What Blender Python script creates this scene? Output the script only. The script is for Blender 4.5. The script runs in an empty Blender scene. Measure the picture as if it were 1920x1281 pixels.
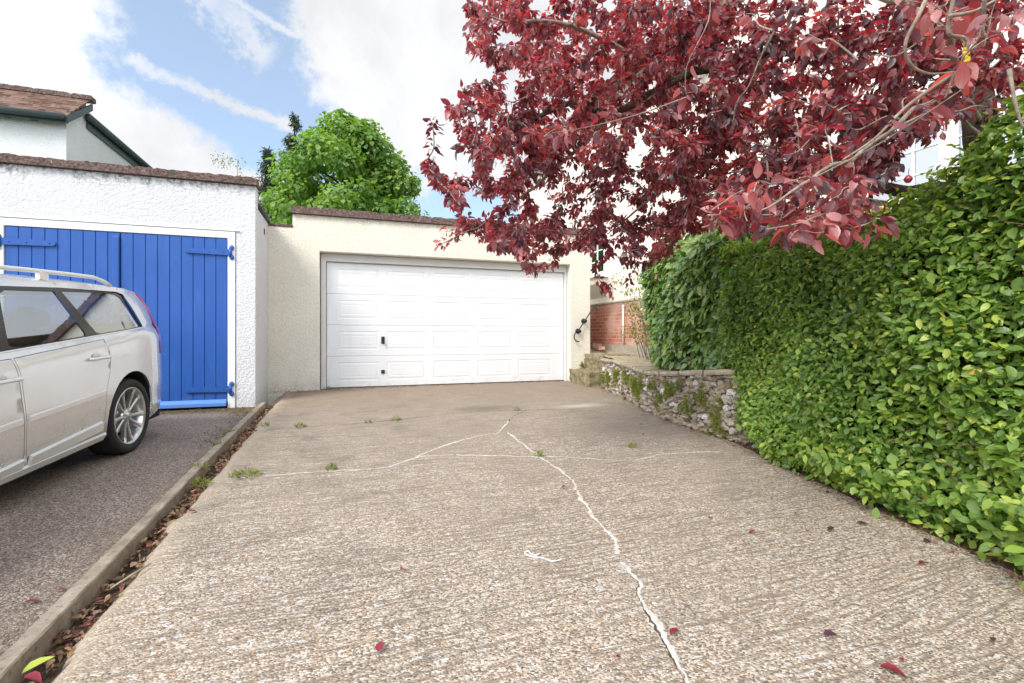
import bpy, bmesh, math, random
import numpy as np
from mathutils import Vector, Matrix, noise as mnoise
from mathutils.geometry import delaunay_2d_cdt
random.seed(7); RNG = np.random.default_rng(11)
sc = bpy.context.scene
COL = sc.collection
rad = math.radians

# ------------------------------------------------------------------ camera, sky, sun, exposure
# frame: X along the garage fronts, Y from the camera towards them, Z up; z=0 at the foot of the white door
CAM_H = 0.88; YAW = rad(19)
cam_d = bpy.data.cameras.new('camera'); cam = bpy.data.objects.new('camera', cam_d); COL.objects.link(cam)
cam.location = (0, 0, CAM_H); cam.rotation_euler = (rad(90), 0, -YAW)
cam_d.sensor_width = 36; cam_d.lens = 36*900/1920; cam_d.shift_y = -10.5/1920
cam_d.clip_start = 0.05; cam_d.clip_end = 2000
sc.camera = cam
sc.view_settings.view_transform = 'Standard'; sc.view_settings.look = 'None'
sc.view_settings.gamma = 1; sc.view_settings.use_curve_mapping = False
sc.view_settings.exposure = 1.08
SUN_EL = rad(43); SUN_AZ = rad(232)          # compass angle from +Y towards +X: behind the camera, to the left
sun_d = bpy.data.lights.new('sun', 'SUN'); sun = bpy.data.objects.new('sun', sun_d); COL.objects.link(sun)
sd = Vector((math.sin(SUN_AZ)*math.cos(SUN_EL), math.cos(SUN_AZ)*math.cos(SUN_EL), math.sin(SUN_EL)))
sun.rotation_euler = sd.to_track_quat('Z', 'Y').to_euler(); sun.location = sd*40
sun_d.energy = 1.5; sun_d.angle = rad(20); sun_d.color = (1, .95, .86)

class NT:
    """small wrapper for building node graphs"""
    def __init__(s, tree): s.t = tree; s.n = tree.nodes; s.l = tree.links
    def node(s, typ, **kw):
        n = s.n.new(typ)
        for k, v in kw.items(): setattr(n, k, v)
        return n
    def put(s, inp, v):
        if hasattr(v, 'is_linked') or isinstance(v, bpy.types.NodeSocket): s.l.new(v, inp)
        elif v is not None:
            if isinstance(v, (tuple, list)) and len(v) == 3 and inp.type == 'RGBA': v = (*v, 1)
            inp.default_value = v
    def math(s, op, a, b=None, c=None, clamp=False):
        n = s.node('ShaderNodeMath', operation=op, use_clamp=clamp)
        s.put(n.inputs[0], a); s.put(n.inputs[1], b)
        if c is not None: s.put(n.inputs[2], c)
        return n.outputs[0]
    def vmath(s, op, a, b=None):
        n = s.node('ShaderNodeVectorMath', operation=op); s.put(n.inputs[0], a); s.put(n.inputs[1], b)
        return n.outputs['Value'] if op in ('DOT_PRODUCT', 'LENGTH', 'DISTANCE') else n.outputs[0]
    def sep(s, v): n = s.node('ShaderNodeSeparateXYZ'); s.put(n.inputs[0], v); return n.outputs
    def comb(s, x, y, z):
        n = s.node('ShaderNodeCombineXYZ'); s.put(n.inputs[0], x); s.put(n.inputs[1], y); s.put(n.inputs[2], z); return n.outputs[0]
    def noise(s, vec, scale, detail=4, rough=.55, dist=0, col=False):
        n = s.node('ShaderNodeTexNoise'); s.put(n.inputs['Vector'], vec); n.inputs['Scale'].default_value = scale
        n.inputs['Detail'].default_value = detail; n.inputs['Roughness'].default_value = rough; n.inputs['Distortion'].default_value = dist
        return n.outputs['Color' if col else 'Fac']
    def vor(s, vec, scale, feature='F1', out='Distance', rnd=1):
        n = s.node('ShaderNodeTexVoronoi', feature=feature); s.put(n.inputs['Vector'], vec); n.inputs['Scale'].default_value = scale
        n.inputs['Randomness'].default_value = rnd
        return n.outputs[out]
    def ramp(s, fac, stops, interp='LINEAR'):
        n = s.node('ShaderNodeValToRGB'); s.put(n.inputs[0], fac); cr = n.color_ramp; cr.interpolation = interp
        while len(cr.elements) < len(stops): cr.elements.new(.5)
        for e, (p, c) in zip(cr.elements, stops):
            e.position = p; e.color = (c, c, c, 1) if not isinstance(c, (tuple, list)) else (*c, 1)
        return n.outputs[0]
    def mix(s, fac, a, b, typ='MIX'):
        n = s.node('ShaderNodeMix', data_type='RGBA', blend_type=typ); s.put(n.inputs[0], fac); s.put(n.inputs[6], a); s.put(n.inputs[7], b)
        return n.outputs[2]
    def step(s, x, a, b):   # smooth 0..1 between a and b
        n = s.node('ShaderNodeMapRange', interpolation_type='SMOOTHSTEP'); s.put(n.inputs[0], x)
        n.inputs[1].default_value = a; n.inputs[2].default_value = b; return n.outputs[0]
    def bump(s, h, strength=1, dist=.01, normal=None):
        n = s.node('ShaderNodeBump'); n.inputs['Strength'].default_value = strength; n.inputs['Distance'].default_value = dist
        s.put(n.inputs['Height'], h)
        if normal is not None: s.put(n.inputs['Normal'], normal)
        return n.outputs[0]
    def scale(s, vec, x, y, z): return s.vmath('MULTIPLY', vec, (x, y, z))

# world: Nishita sky with procedural clouds and vapour trails placed by azimuth and elevation
world = bpy.data.worlds.new('World'); sc.world = world; world.use_nodes = True
w = NT(world.node_tree); w.n.clear()
tc = w.node('ShaderNodeTexCoord').outputs['Generated']
dirn = w.vmath('NORMALIZE', tc); dx, dy, dz = w.sep(dirn)[:3]
deg = 180/math.pi
az = w.math('MULTIPLY', w.math('ARCTAN2', dx, dy), deg)
el = w.math('MULTIPLY', w.math('ARCSINE', dz), deg)
sky = w.node('ShaderNodeTexSky', sky_type='NISHITA'); sky.sun_disc = False
sky.sun_elevation = SUN_EL; sky.sun_rotation = SUN_AZ; sky.air_density = 1.0; sky.dust_density = 1.2; sky.ozone_density = 1.2
nz = w.noise(dirn, 5.5, 8, .62, .3); nz2 = w.noise(dirn, 2.0, 5, .55); nz3 = w.noise(dirn, 24, 6, .6)
nz4 = w.noise(dirn, 70, 5, .65)
pert = w.math('ADD', w.math('ADD', w.math('MULTIPLY', w.math('SUBTRACT', nz, .5), 2.3), w.math('MULTIPLY', w.math('SUBTRACT', nz3, .5), 1.3)), w.math('MULTIPLY', w.math('SUBTRACT', nz4, .5), .5))
def blob(a0, e0, ra, re, rot=0):
    A = w.math('SUBTRACT', az, a0); E_ = w.math('SUBTRACT', el, e0)
    c, s_ = math.cos(rad(rot)), math.sin(rad(rot))
    p = w.math('DIVIDE', w.math('ADD', w.math('MULTIPLY', A, c), w.math('MULTIPLY', E_, s_)), ra)
    q = w.math('DIVIDE', w.math('SUBTRACT', w.math('MULTIPLY', E_, c), w.math('MULTIPLY', A, s_)), re)
    r = w.math('SQRT', w.math('ADD', w.math('MULTIPLY', p, p), w.math('MULTIPLY', q, q)))
    return w.math('SUBTRACT', 1, r)          # >0 inside
dens = None
BLOBS = [(-34.5, 25, 14, 18, 0), (-21, 14, 13, 8.6, -14), (-11, 11.5, 13, 5.8, -8), (9.5, 29, 16.5, 13, -24), (30, 32, 24, 16, 0), 
         (60, 30, 26, 26, 0), (-70, 25, 30, 20, 0), (120, 35, 40, 25, 0), (180, 25, 50, 18, 0), (-130, 40, 40, 22, 0), (20, 75, 60, 18, 0)]
for b in BLOBS:
    v = blob(*b); dens = v if dens is None else w.math('MAXIMUM', dens, v)
cl = w.step(w.math('ADD', dens, w.math('MULTIPLY', pert, .34)), -.06, .20)
def trail(a1, e1, a2, e2, width, lo, hi, op=.85):
    L = math.hypot(a2-a1, e2-e1); ux, uy = (a2-a1)/L, (e2-e1)/L
    A = w.math('SUBTRACT', az, a1); E_ = w.math('SUBTRACT', el, e1)
    t = w.math('ADD', w.math('MULTIPLY', A, ux), w.math('MULTIPLY', E_, uy))
    q = w.math('SUBTRACT', w.math('MULTIPLY', E_, ux), w.math('MULTIPLY', A, uy))
    q = w.math('ADD', q, w.math('MULTIPLY', w.math('ADD', w.math('SUBTRACT', nz3, .5), w.math('SUBTRACT', nz4, .5)), width*2.4))
    body = w.math('SUBTRACT', 1, w.step(w.math('ABSOLUTE', q), width*.1, width*1.25))
    ends = w.math('MULTIPLY', w.step(t, lo*L-.5, lo*L+1), w.math('SUBTRACT', 1, w.step(t, hi*L-1, hi*L+.5)))
    tx = w.step(nz, .30, .55)
    return w.math('MULTIPLY', w.math('MULTIPLY', body, ends), w.math('MULTIPLY', w.math('ADD', .45, w.math('MULTIPLY', tx, .55)), op))
def azel(px, py):
    u = (px-960)/900; v = (630-py)/900
    return math.degrees(math.atan(u)+YAW), math.degrees(math.atan(v/math.sqrt(1+u*u)))
T5 = (*azel(385, -20), *azel(500, 105)); T1 = (*azel(262, 122), *azel(545, 236)); T2 = (*azel(420, -10), *azel(560, 70)); T3 = (*azel(760, 322), *azel(840, 345)); T4 = (*azel(800, 225), *azel(870, 265))
for tr in (trail(*T5, 2.0, -.3, 1.1, .75), trail(*T1, .75, -.1, 1.05, .9), trail(*T2, .45, -.3, 1.1), trail(*T3, .35, 0, 1.3), trail(*T4, .3, 0, 1.2)):
    cl = w.math('MAXIMUM', cl, tr)
shade = w.ramp(w.math('ADD', w.math('MULTIPLY', nz2, .55), w.math('MULTIPLY', nz, .45)), [(.38, (1.0, 1.0, 1.01)), (.50, (.92, .93, .945)), (.64, (.74, .755, .785))])
SKY_K, CLOUD_K = .088, .52
skyc = w.vmath('MULTIPLY', sky.outputs[0], (SKY_K*.94, SKY_K*1.0, SKY_K*1.06))
skyc = w.vmath('ADD', skyc, (.118, .130, .126))        # thin veil of high cloud
glow = w.math('ADD', 1, w.math('MULTIPLY', w.step(w.vmath('DOT_PRODUCT', dirn, tuple(sd)), -.05, .9), 2.4))   # clouds brighter towards the sun, raised out of view to keep the scene lit
ck = w.math('MULTIPLY', glow, CLOUD_K)
cloudc = w.vmath('MULTIPLY', shade, w.comb(ck, ck, ck))
final = w.mix(cl, skyc, cloudc)
bg = w.node('ShaderNodeBackground'); w.l.new(final, bg.inputs[0]); bg.inputs[1].default_value = 1
out = w.node('ShaderNodeOutputWorld'); w.l.new(bg.outputs[0], out.inputs[0])

# ------------------------------------------------------------------ helpers: objects, tags, meshes
def link(o, parent=None):
    COL.objects.link(o)
    if parent is not None:
        o.parent = parent; o.matrix_parent_inverse = Matrix.Translation(-Vector(parent.location)) if parent.rotation_euler.z == 0 and parent.rotation_euler.x == 0 else Matrix()
    return o
def tag(o, label=None, cat=None, group=None, kind=None):
    for k, v in (('label', label), ('category', cat), ('group', group), ('kind', kind)):
        if v: o[k] = v
    return o
def thing(name, label, cat, loc=(0, 0, 0), group=None):
    o = bpy.data.objects.new(name, None); o.empty_display_size = .1; o.location = loc; COL.objects.link(o)
    return tag(o, label, cat, group)
class MB:
    def __init__(s): s.v = []; s.f = []; s.m = []; s.sm = []
    def add(s, vs, fs, mi=0, smooth=False):
        b = len(s.v); s.v += [tuple(p) for p in vs]
        for f in fs: s.f.append([b+i for i in f]); s.m.append(mi); s.sm.append(smooth)
    def box(s, x0, x1, y0, y1, z0, z1, mi=0, M=None):
        vs = [(x, y, z) for z in (z0, z1) for y in (y0, y1) for x in (x0, x1)]
        if M is not None: vs = [M @ Vector(p) for p in vs]
        s.add(vs, [(0, 2, 3, 1), (4, 5, 7, 6), (0, 1, 5, 4), (2, 6, 7, 3), (0, 4, 6, 2), (1, 3, 7, 5)], mi)
    def tube(s, pts, r, n=8, mi=0, cap=True, smooth=True):
        pts = [Vector(p) for p in pts]; rs = r if isinstance(r, (list, tuple)) else [r]*len(pts)
        vs = []; fs = []; prev = None
        for i, p in enumerate(pts):
            t = (pts[min(i+1, len(pts)-1)]-pts[max(i-1, 0)])
            t = t.normalized() if t.length > 1e-9 else Vector((0, 0, 1))
            if prev is None:
                a = Vector((0, 0, 1)) if abs(t.z) < .9 else Vector((1, 0, 0)); x = t.cross(a).normalized()
            else:
                x = prev-t*prev.dot(t); x = x.normalized() if x.length > 1e-6 else t.orthogonal().normalized()
            prev = x; y = t.cross(x)
            for k in range(n):
                a = 2*math.pi*k/n; vs.append(p+(x*math.cos(a)+y*math.sin(a))*rs[i])
        for i in range(len(pts)-1):
            for k in range(n):
                k2 = (k+1) % n; fs.append((i*n+k, i*n+k2, (i+1)*n+k2, (i+1)*n+k))
        if cap: fs.append(tuple(range(n-1, -1, -1))); fs.append(tuple((len(pts)-1)*n+k for k in range(n)))
        s.add(vs, fs, mi, smooth)
    def lathe(s, prof, n, M, mi=0, smooth=True):   # prof: (r, h) about local z
        vs = []; fs = []
        for r, h in prof:
            for k in range(n):
                a = 2*math.pi*k/n; vs.append(M @ Vector((r*math.cos(a), r*math.sin(a), h)))
        for i in range(len(prof)-1):
            for k in range(n):
                k2 = (k+1) % n; fs.append((i*n+k, i*n+k2, (i+1)*n+k2, (i+1)*n+k))
        s.add(vs, fs, mi, smooth)
    def ico(s, c, rx, ry, rz, sub=2, jit=.12, seed=0, mi=0, rot=None, smooth=True):
        bm = bmesh.new(); bmesh.ops.create_icosphere(bm, subdivisions=sub, radius=1)
        vs = []
        for v in bm.verts:
            p = v.co.copy(); p *= 1+jit*2*mnoise.noise(p*1.6+Vector((seed*3.1, seed*1.7, seed)))
            p = Vector((p.x*rx, p.y*ry, p.z*rz))
            if rot is not None: p = rot @ p
            vs.append(Vector(c)+p)
        fs = [[v.index for v in f.verts] for f in bm.faces]; bm.free(); s.add(vs, fs, mi, smooth)
    def build(s, name, mats, parent=None, bevel=0, bseg=2, weld=False):
        me = bpy.data.meshes.new(name); me.from_pydata(s.v, [], s.f)
        for m in (mats if isinstance(mats, (list, tuple)) else [mats]): me.materials.append(m)
        me.polygons.foreach_set('material_index', s.m); me.polygons.foreach_set('use_smooth', s.sm)
        if weld:
            bm = bmesh.new(); bm.from_mesh(me); bmesh.ops.remove_doubles(bm, verts=bm.verts, dist=1e-4); bmesh.ops.recalc_face_normals(bm, faces=bm.faces); bm.to_mesh(me); bm.free()
        me.update()
        o = bpy.data.objects.new(name, me); link(o, parent)
        if bevel:
            b = o.modifiers.new('bevel', 'BEVEL'); b.width = bevel; b.segments = bseg; b.limit_method = 'ANGLE'; b.angle_limit = rad(40)
        return o
def wall_grid(mb, us, zs, hole, y0, y1, mi=0, axis='x'):
    """slab in the (u,z) plane between depth y0 (front) and y1, cells where hole(i,j) is true left open"""
    P = (lambda u, y, z: (u, y, z)) if axis == 'x' else (lambda u, y, z: (y, u, z))
    nu, nz_ = len(us), len(zs); b = len(mb.v)
    vs = [P(u, y, z) for y in (y0, y1) for z in zs for u in us]
    idx = lambda k, i, j: k*nu*nz_+j*nu+i
    fs = []
    solid = lambda i, j: 0 <= i < nu-1 and 0 <= j < nz_-1 and not hole(i, j)
    for j in range(nz_-1):
        for i in range(nu-1):
            if not solid(i, j): continue
            fs.append((idx(0, i, j), idx(0, i+1, j), idx(0, i+1, j+1), idx(0, i, j+1)))
            fs.append((idx(1, i, j), idx(1, i, j+1), idx(1, i+1, j+1), idx(1, i+1, j)))
            if not solid(i-1, j): fs.append((idx(0, i, j), idx(0, i, j+1), idx(1, i, j+1), idx(1, i, j)))
            if not solid(i+1, j): fs.append((idx(0, i+1, j), idx(1, i+1, j), idx(1, i+1, j+1), idx(0, i+1, j+1)))
            if not solid(i, j-1): fs.append((idx(0, i, j), idx(1, i, j), idx(1, i+1, j), idx(0, i+1, j)))
            if not solid(i, j+1): fs.append((idx(0, i, j+1), idx(0, i+1, j+1), idx(1, i+1, j+1), idx(1, i, j+1)))
    mb.add(vs, fs, mi)
def rough_strip(mb, p0, p1, width, height, amp, seg=.03, mi=0, seed=0, unit=0, gap=.012):
    """weathered coping course from p0 to p1 (centre of its underside), rough top and edges, cut into units"""
    p0 = Vector(p0); p1 = Vector(p1); L = (p1-p0).length; t = (p1-p0)/L; n = Vector((t.y, -t.x, 0)).normalized(); up = Vector((0, 0, 1))
    N = max(2, int(L/seg)); ring = [(-.5, 0), (-.5, .5), (-.5, 1), (-.25, 1), (0, 1), (.25, 1), (.5, 1), (.5, .5), (.5, 0)]
    vs = []; fs = []; K = len(ring)
    for i in range(N+1):
        d = L*i/N
        pinch = 0
        if unit: 
            ph = (d/unit) % 1; pinch = max(0, 1-min(ph, 1-ph)*unit/gap)*.35
        for a, h in ring:
            q = p0+t*d+n*(a*width)+up*(h*height)
            nn = mnoise.noise(q*14+Vector((seed, 0, 0)))*.6+mnoise.noise(q*45)*.5
            o = n*(math.copysign(1, a) if a else 0)*amp*nn*(1 if abs(a) == .5 else .3)+up*amp*nn*(h > 0)*1.2
            q = q+o-up*(pinch*height*h)
            vs.append(q)
    for i in range(N):
        for k in range(K):
            k2 = (k+1) % K; fs.append((i*K+k, (i+1)*K+k, (i+1)*K+k2, i*K+k2))
    fs.append(tuple(range(K))); fs.append(tuple(N*K+k for k in range(K-1, -1, -1)))
    mb.add(vs, fs, mi, False)
def wnoise(p, s=1.0, seed=0): return mnoise.noise(Vector((p[0]*s+seed, p[1]*s-seed*.7, (p[2] if len(p) > 2 else 0)*s)))

# ------------------------------------------------------------------ materials
def new_mat(name):
    m = bpy.data.materials.new(name); m.use_nodes = True; t = NT(m.node_tree); t.n.clear()
    o = t.node('ShaderNodeOutputMaterial'); p = t.node('ShaderNodeBsdfPrincipled'); t.l.new(p.outputs[0], o.inputs[0])
    t.obj = t.node('ShaderNodeTexCoord').outputs['Object']; t.pos = t.node('ShaderNodeNewGeometry').outputs['Position']; t.p = p; t.o = o
    return m, t
def setp(t, **kw):
    names = dict(base='Base Color', rough='Roughness', metal='Metallic', spec='Specular IOR Level', normal='Normal', coat='Coat Weight', coatr='Coat Roughness')
    for k, v in kw.items(): t.put(t.p.inputs[names[k]], v)
def simple(name, col, rough=.5, metal=0, var=.12, sc_=6, bumpd=0, bscale=60, spec=.5, coat=0):
    m, t = new_mat(name); n = t.noise(t.pos, sc_, 5, .6)
    c = t.mix(n, tuple(max(0, x*(1-var)) for x in col), tuple(min(1, x*(1+var)) for x in col))
    setp(t, base=c, rough=rough, metal=metal, spec=spec, coat=coat, coatr=.04)
    if bumpd: setp(t, normal=t.bump(t.noise(t.pos, bscale, 4, .6), .8, bumpd))
    return m
def roughcast(name, col, grime, ztop, dark=.35, scale=70):
    m, t = new_mat(name)
    a = t.noise(t.pos, scale*1.2, 2, .5); b = t.noise(t.pos, scale*.42, 2, .5); v = t.vor(t.vmath('ADD', t.pos, t.vmath('MULTIPLY', t.noise(t.pos, scale*.8, 2, .5, 0, True), (.012, .012, .012))), scale*.64)
    h = t.math('ADD', t.math('ADD', t.math('MULTIPLY', a, .5), t.math('MULTIPLY', b, .45)), t.math('MULTIPLY', v, -.75))
    h = t.math('ADD', h, .28)
    z = t.sep(t.pos)[2]
    big = t.noise(t.pos, 1.3, 5, .6)
    streak = t.noise(t.scale(t.pos, 7, 7, .9), 1, 5, .65)
    mk = t.math('MULTIPLY', t.step(t.math('ADD', z, t.math('MULTIPLY', t.math('SUBTRACT', streak, .5), .5)), ztop-.16, ztop+.03), t.step(b, .40, .62))
    low = t.math('MULTIPLY', t.math('SUBTRACT', 1, t.step(t.math('ADD', z, t.math('MULTIPLY', t.math('SUBTRACT', streak, .5), .5)), -.05, .22)), t.step(b, .35, .7))
    pit = t.step(h, .28, .52)
    base = t.mix(t.step(big, .35, .7), tuple(c*.93 for c in col), col)
    base = t.mix(t.math('MULTIPLY', t.math('SUBTRACT', 1, pit), .14), base, grime)
    base = t.mix(t.math('MULTIPLY', mk, dark), base, tuple(g*.45 for g in grime))
    base = t.mix(t.math('MULTIPLY', low, .5), base, grime)
    setp(t, base=base, rough=.9, spec=.25, normal=t.bump(h, 1, .008))
    return m
M = {}
M['cream'] = roughcast('cream_roughcast', (.83, .79, .69), (.34, .29, .22), 2.84, .3, 62)
M['white_rc'] = roughcast('white_roughcast', (.70, .71, .745), (.36, .35, .34), 2.92, .85, 55)
M['house_rc'] = roughcast('house_roughcast', (.80, .81, .83), (.40, .40, .40), 40, .3, 48)
M['house_cream'] = roughcast('house_render', (.86, .83, .76), (.6, .55, .48), 60, .1, 40)
M['white_paint'] = simple('white_paint', (.80, .81, .83), .45, var=.05, bumpd=.0006, bscale=40)
M['frame_paint'] = simple('aged_white_paint', (.68, .68, .67), .5, var=.12, bumpd=.001, bscale=30)
M['black_plastic'] = simple('black_plastic', (.02, .02, .022), .4)
M['iron'] = simple('wrought_iron', (.03, .032, .035), .45, metal=.5, bumpd=.001)
M['gutter'] = simple('grey_green_paint', (.055, .075, .08), .5, var=.25, bumpd=.0006)
M['rubber'] = simple('rubber', (.028, .028, .03), .75, var=.3, spec=.3)
M['dark'] = simple('dark_cavity', (.012, .012, .012), .9)
M['fallen_red'] = simple('fallen_leaf_red', (.22, .02, .035), .45, var=.4, sc_=40)
M['fallen_purple'] = simple('fallen_leaf_purple', (.085, .03, .045), .5, var=.4, sc_=40)
M['fallen_tan'] = simple('fallen_leaf_tan', (.42, .27, .13), .6, var=.3, sc_=40)
M['fallen_yellow'] = simple('fallen_leaf_yellow', (.40, .46, .07), .5, var=.2, sc_=40)
M['fallen_orange'] = simple('fallen_leaf_orange', (.45, .16, .05), .6, var=.3, sc_=40)
M['twig'] = simple('dry_twig', (.36, .30, .22), .8, var=.3)
M['string'] = simple('white_string', (.85, .85, .85), .8)
M['pipe'] = simple('pale_pipe', (.7, .7, .68), .5)
def m_door():
    m, t = new_mat('blue_paint'); n = t.noise(t.scale(t.pos, 60, 60, 2.5), 1, 4, .6); b = t.noise(t.pos, 1.4, 4)
    wear = t.step(t.noise(t.pos, 34, 4, .7), .70, .78)
    c = t.mix(b, (.015, .080, .34), (.022, .108, .42)); c = t.mix(t.math('MULTIPLY', wear, .35), c, (.13, .28, .60)); c = t.mix(t.math('MULTIPLY', t.step(t.noise(t.scale(t.pos, 9, 9, 1.2), 1, 5, .7), .45, .75), .35), c, (.05, .16, .47))
    zz = t.sep(t.pos)[2]; c = t.mix(t.math('MULTIPLY', t.math('SUBTRACT', 1, t.step(zz, -.1, .3)), t.math('MULTIPLY', t.step(t.noise(t.pos, 14, 5, .7), .45, .7), .5)), c, (.12, .13, .16))
    setp(t, base=c, rough=.42, spec=.45, normal=t.bump(n, .5, .0016)); return m
M['blue'] = m_door()
M['blue_light'] = simple('pale_blue_paint', (.10, .25, .66), .45, var=.15)
def m_gdoor():
    m, t = new_mat('white_door_steel'); z = t.sep(t.pos)[2]
    st = t.noise(t.scale(t.pos, 5, 5, 1.2), 1, 6, .65)
    c = t.mix(t.math('MULTIPLY', t.step(st, .45, .75), .5), (.815, .825, .85), (.72, .72, .715))
    d = t.math('MULTIPLY', t.math('SUBTRACT', 1, t.step(z, 0, .3)), t.step(t.noise(t.pos, 9, 5, .7), .42, .75))
    c = t.mix(t.math('MULTIPLY', d, .35), c, (.45, .40, .33))
    setp(t, base=c, rough=.38, spec=.4, normal=t.bump(t.noise(t.scale(t.pos, 10, 10, 130), 1, 3, .6), .35, .0008)); return m
M['gdoor'] = m_gdoor()
def m_coping():
    m, t = new_mat('weathered_coping'); a = t.noise(t.pos, 26, 6, .7); b = t.noise(t.pos, 70, 4, .65); g = t.noise(t.pos, 5, 4)
    c = t.ramp(a, [(.30, (.055, .042, .040)), (.45, (.15, .10, .092)), (.58, (.25, .175, .158)), (.72, (.36, .28, .25))])
    c = t.mix(t.step(t.noise(t.pos, 17, 5, .7), .62, .70), c, (.50, .47, .42))
    c = t.mix(t.math('MULTIPLY', t.step(g, .56, .72), .6), c, (.07, .075, .035))
    setp(t, base=c, rough=.95, spec=.15, normal=t.bump(t.math('ADD', a, b), 1, .02)); return m
M['coping'] = m_coping()
def m_tiles():
    m, t = new_mat('clay_tiles'); x, y, z = t.sep(t.pos)[:3]
    col = t.vor(t.comb(t.math('MULTIPLY', x, 7), t.math('FLOOR', t.math('MULTIPLY', y, 11.5)), 0), 1, 'F1', 'Color')
    c = t.ramp(t.sep(col)[0], [(0, (.09, .052, .042)), (.5, (.155, .092, .07)), (1, (.24, .155, .125))])
    c = t.mix(t.step(t.noise(t.pos, 12, 5, .7), .6, .72), c, (.36, .33, .28))
    setp(t, base=c, rough=.9, spec=.2, normal=t.bump(t.noise(t.pos, 30, 4), .6, .01)); return m
M['tiles'] = m_tiles()
def m_concrete():
    m, t = new_mat('ribbed_concrete'); P = t.pos
    wob = t.noise(P, 1.1, 3, .5); x, y, z = t.sep(P)[:3]
    yy = t.math('ADD', t.math('ADD', y, t.math('MULTIPLY', x, -.035)), t.math('MULTIPLY', wob, .13))
    cc = t.comb(t.math('MULTIPLY', x, 2.6), t.math('MULTIPLY', yy, 44), 0)
    wv = t.math('MULTIPLY', t.math('ADD', t.math('SINE', t.math('ADD', t.math('MULTIPLY', yy, 205), t.math('MULTIPLY', t.noise(t.scale(P, 1.6, 5, 1), 1, 3, .6), 30))), 0), .11)
    ridge = t.math('ADD', t.noise(cc, 1, 3, .6), t.math('MULTIPLY', wv, t.step(t.noise(P, .9, 3), .35, .6))); fine = t.noise(t.comb(t.math('MULTIPLY', x, 14), t.math('MULTIPLY', yy, 55), 0), 1, 3, .6)
    ap = t.scale(P, 105, 150, 120); ag = t.vor(ap, 1, 'F1', 'Color'); agd = t.vor(ap, 1, 'F1', 'Distance'); ags = t.sep(ag)
    ag2 = t.sep(t.vor(t.scale(P, 1, 1.25, 1), 58, 'F1', 'Color'))
    spk = t.noise(t.scale(P, .7, 1, 1), 190, 3, .7)
    # patches: worn pale aggregate, grey algae, soil
    patch = t.noise(P, .75, 6, .62, .4); p2 = t.noise(t.vmath('ADD', P, (11.3, 4.1, 0)), 2.3, 6, .65, .3)
    bright = t.ramp(ags[0], [(0, (.15, .115, .086)), (.25, (.29, .228, .175)), (.55, (.44, .355, .28)), (.8, (.58, .485, .395)), (1, (.74, .66, .57))])
    bright = t.mix(t.math('MULTIPLY', t.step(ag2[1], .86, .9), .5), bright, (.42, .28, .18)); bright = t.mix(t.step(ag2[0], .90, .94), bright, (.60, .58, .55))
    dull = t.mix(t.step(spk, .3, .7), (.21, .168, .13), (.43, .355, .28))
    wear = t.math('ADD', t.math('MULTIPLY', t.math('SUBTRACT', ridge, .5), 1.3), t.math('ADD', t.math('MULTIPLY', t.math('SUBTRACT', patch, .5), 1.1), t.math('MULTIPLY', t.math('SUBTRACT', 3.6, y), .11)))
    c = t.mix(t.step(wear, -.45, .35), dull, bright)
    c = t.mix(t.math('MULTIPLY', t.step(t.math('SUBTRACT', .5, t.math('ADD', ridge, t.math('MULTIPLY', fine, .25))), -.12, .05), .55), c, (.20, .16, .125))
    c = t.mix(t.math('MULTIPLY', t.step(p2, .52, .70), .26), c, (.17, .145, .12))
    lft = t.math('MULTIPLY', t.step(t.math('ADD', t.math('MULTIPLY', patch, .8), t.math('MULTIPLY', p2, .6)), .66, .86), t.math('SUBTRACT', 1, t.step(x, .0, 1.2)))
    c = t.mix(t.math('MULTIPLY', lft, .34), c, (.12, .108, .095))
    edge = t.math('SUBTRACT', 1, t.step(t.math('ADD', x, t.math('MULTIPLY', t.math('SUBTRACT', t.noise(P, 6, 4), .5), .3)), -.96, -.72))
    c = t.mix(t.math('MULTIPLY', edge, .65), c, (.47, .39, .29))
    warm = t.math('MULTIPLY', t.step(t.math('ADD', y, t.math('MULTIPLY', p2, 2)), 6.6, 9.2), .5)
    c = t.mix(warm, c, (.96, .87, .78), 'MULTIPLY')
    spots = t.math('MULTIPLY', t.step(t.noise(t.scale(P, 1, 1.6, 1), 5.5, 6, .72), .56, .72), .42); c = t.mix(spots, c, (.55, .50, .45), 'MULTIPLY')
    c = t.mix(t.math('MULTIPLY', t.step(t.noise(P, 13, 5, .75), .60, .74), .5), c, (.48, .42, .36), 'MULTIPLY')
    px = t.math('SUBTRACT', x, 3.05); py = t.math('SUBTRACT', y, 6.0)
    pp = t.math('SQRT', t.math('ADD', t.math('MULTIPLY', px, px), t.math('MULTIPLY', t.math('MULTIPLY', py, py), 7)))
    c = t.mix(t.math('MULTIPLY', t.math('SUBTRACT', 1, t.step(t.math('ADD', pp, t.math('MULTIPLY', p2, .4)), .2, .75)), .75), c, (.62, .54, .44))
    dx_ = t.math('SUBTRACT', x, 1.75); dy_ = t.math('SUBTRACT', y, 6.15)
    dd = t.math('SQRT', t.math('ADD', t.math('MULTIPLY', dx_, dx_), t.math('MULTIPLY', t.math('MULTIPLY', dy_, dy_), 6)))
    c = t.mix(t.math('MULTIPLY', t.math('SUBTRACT', 1, t.step(t.math('ADD', dd, t.math('MULTIPLY', p2, .7)), .35, 1.0)), .55), c, (.12, .105, .09))
    h = t.math('ADD', t.math('MULTIPLY', ridge, 1.0), t.math('ADD', t.math('MULTIPLY', agd, -.55), t.math('MULTIPLY', fine, .5)))
    setp(t, base=c, rough=.92, spec=.25, normal=t.bump(h, .9, .010)); return m
M['concrete'] = m_concrete()
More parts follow.
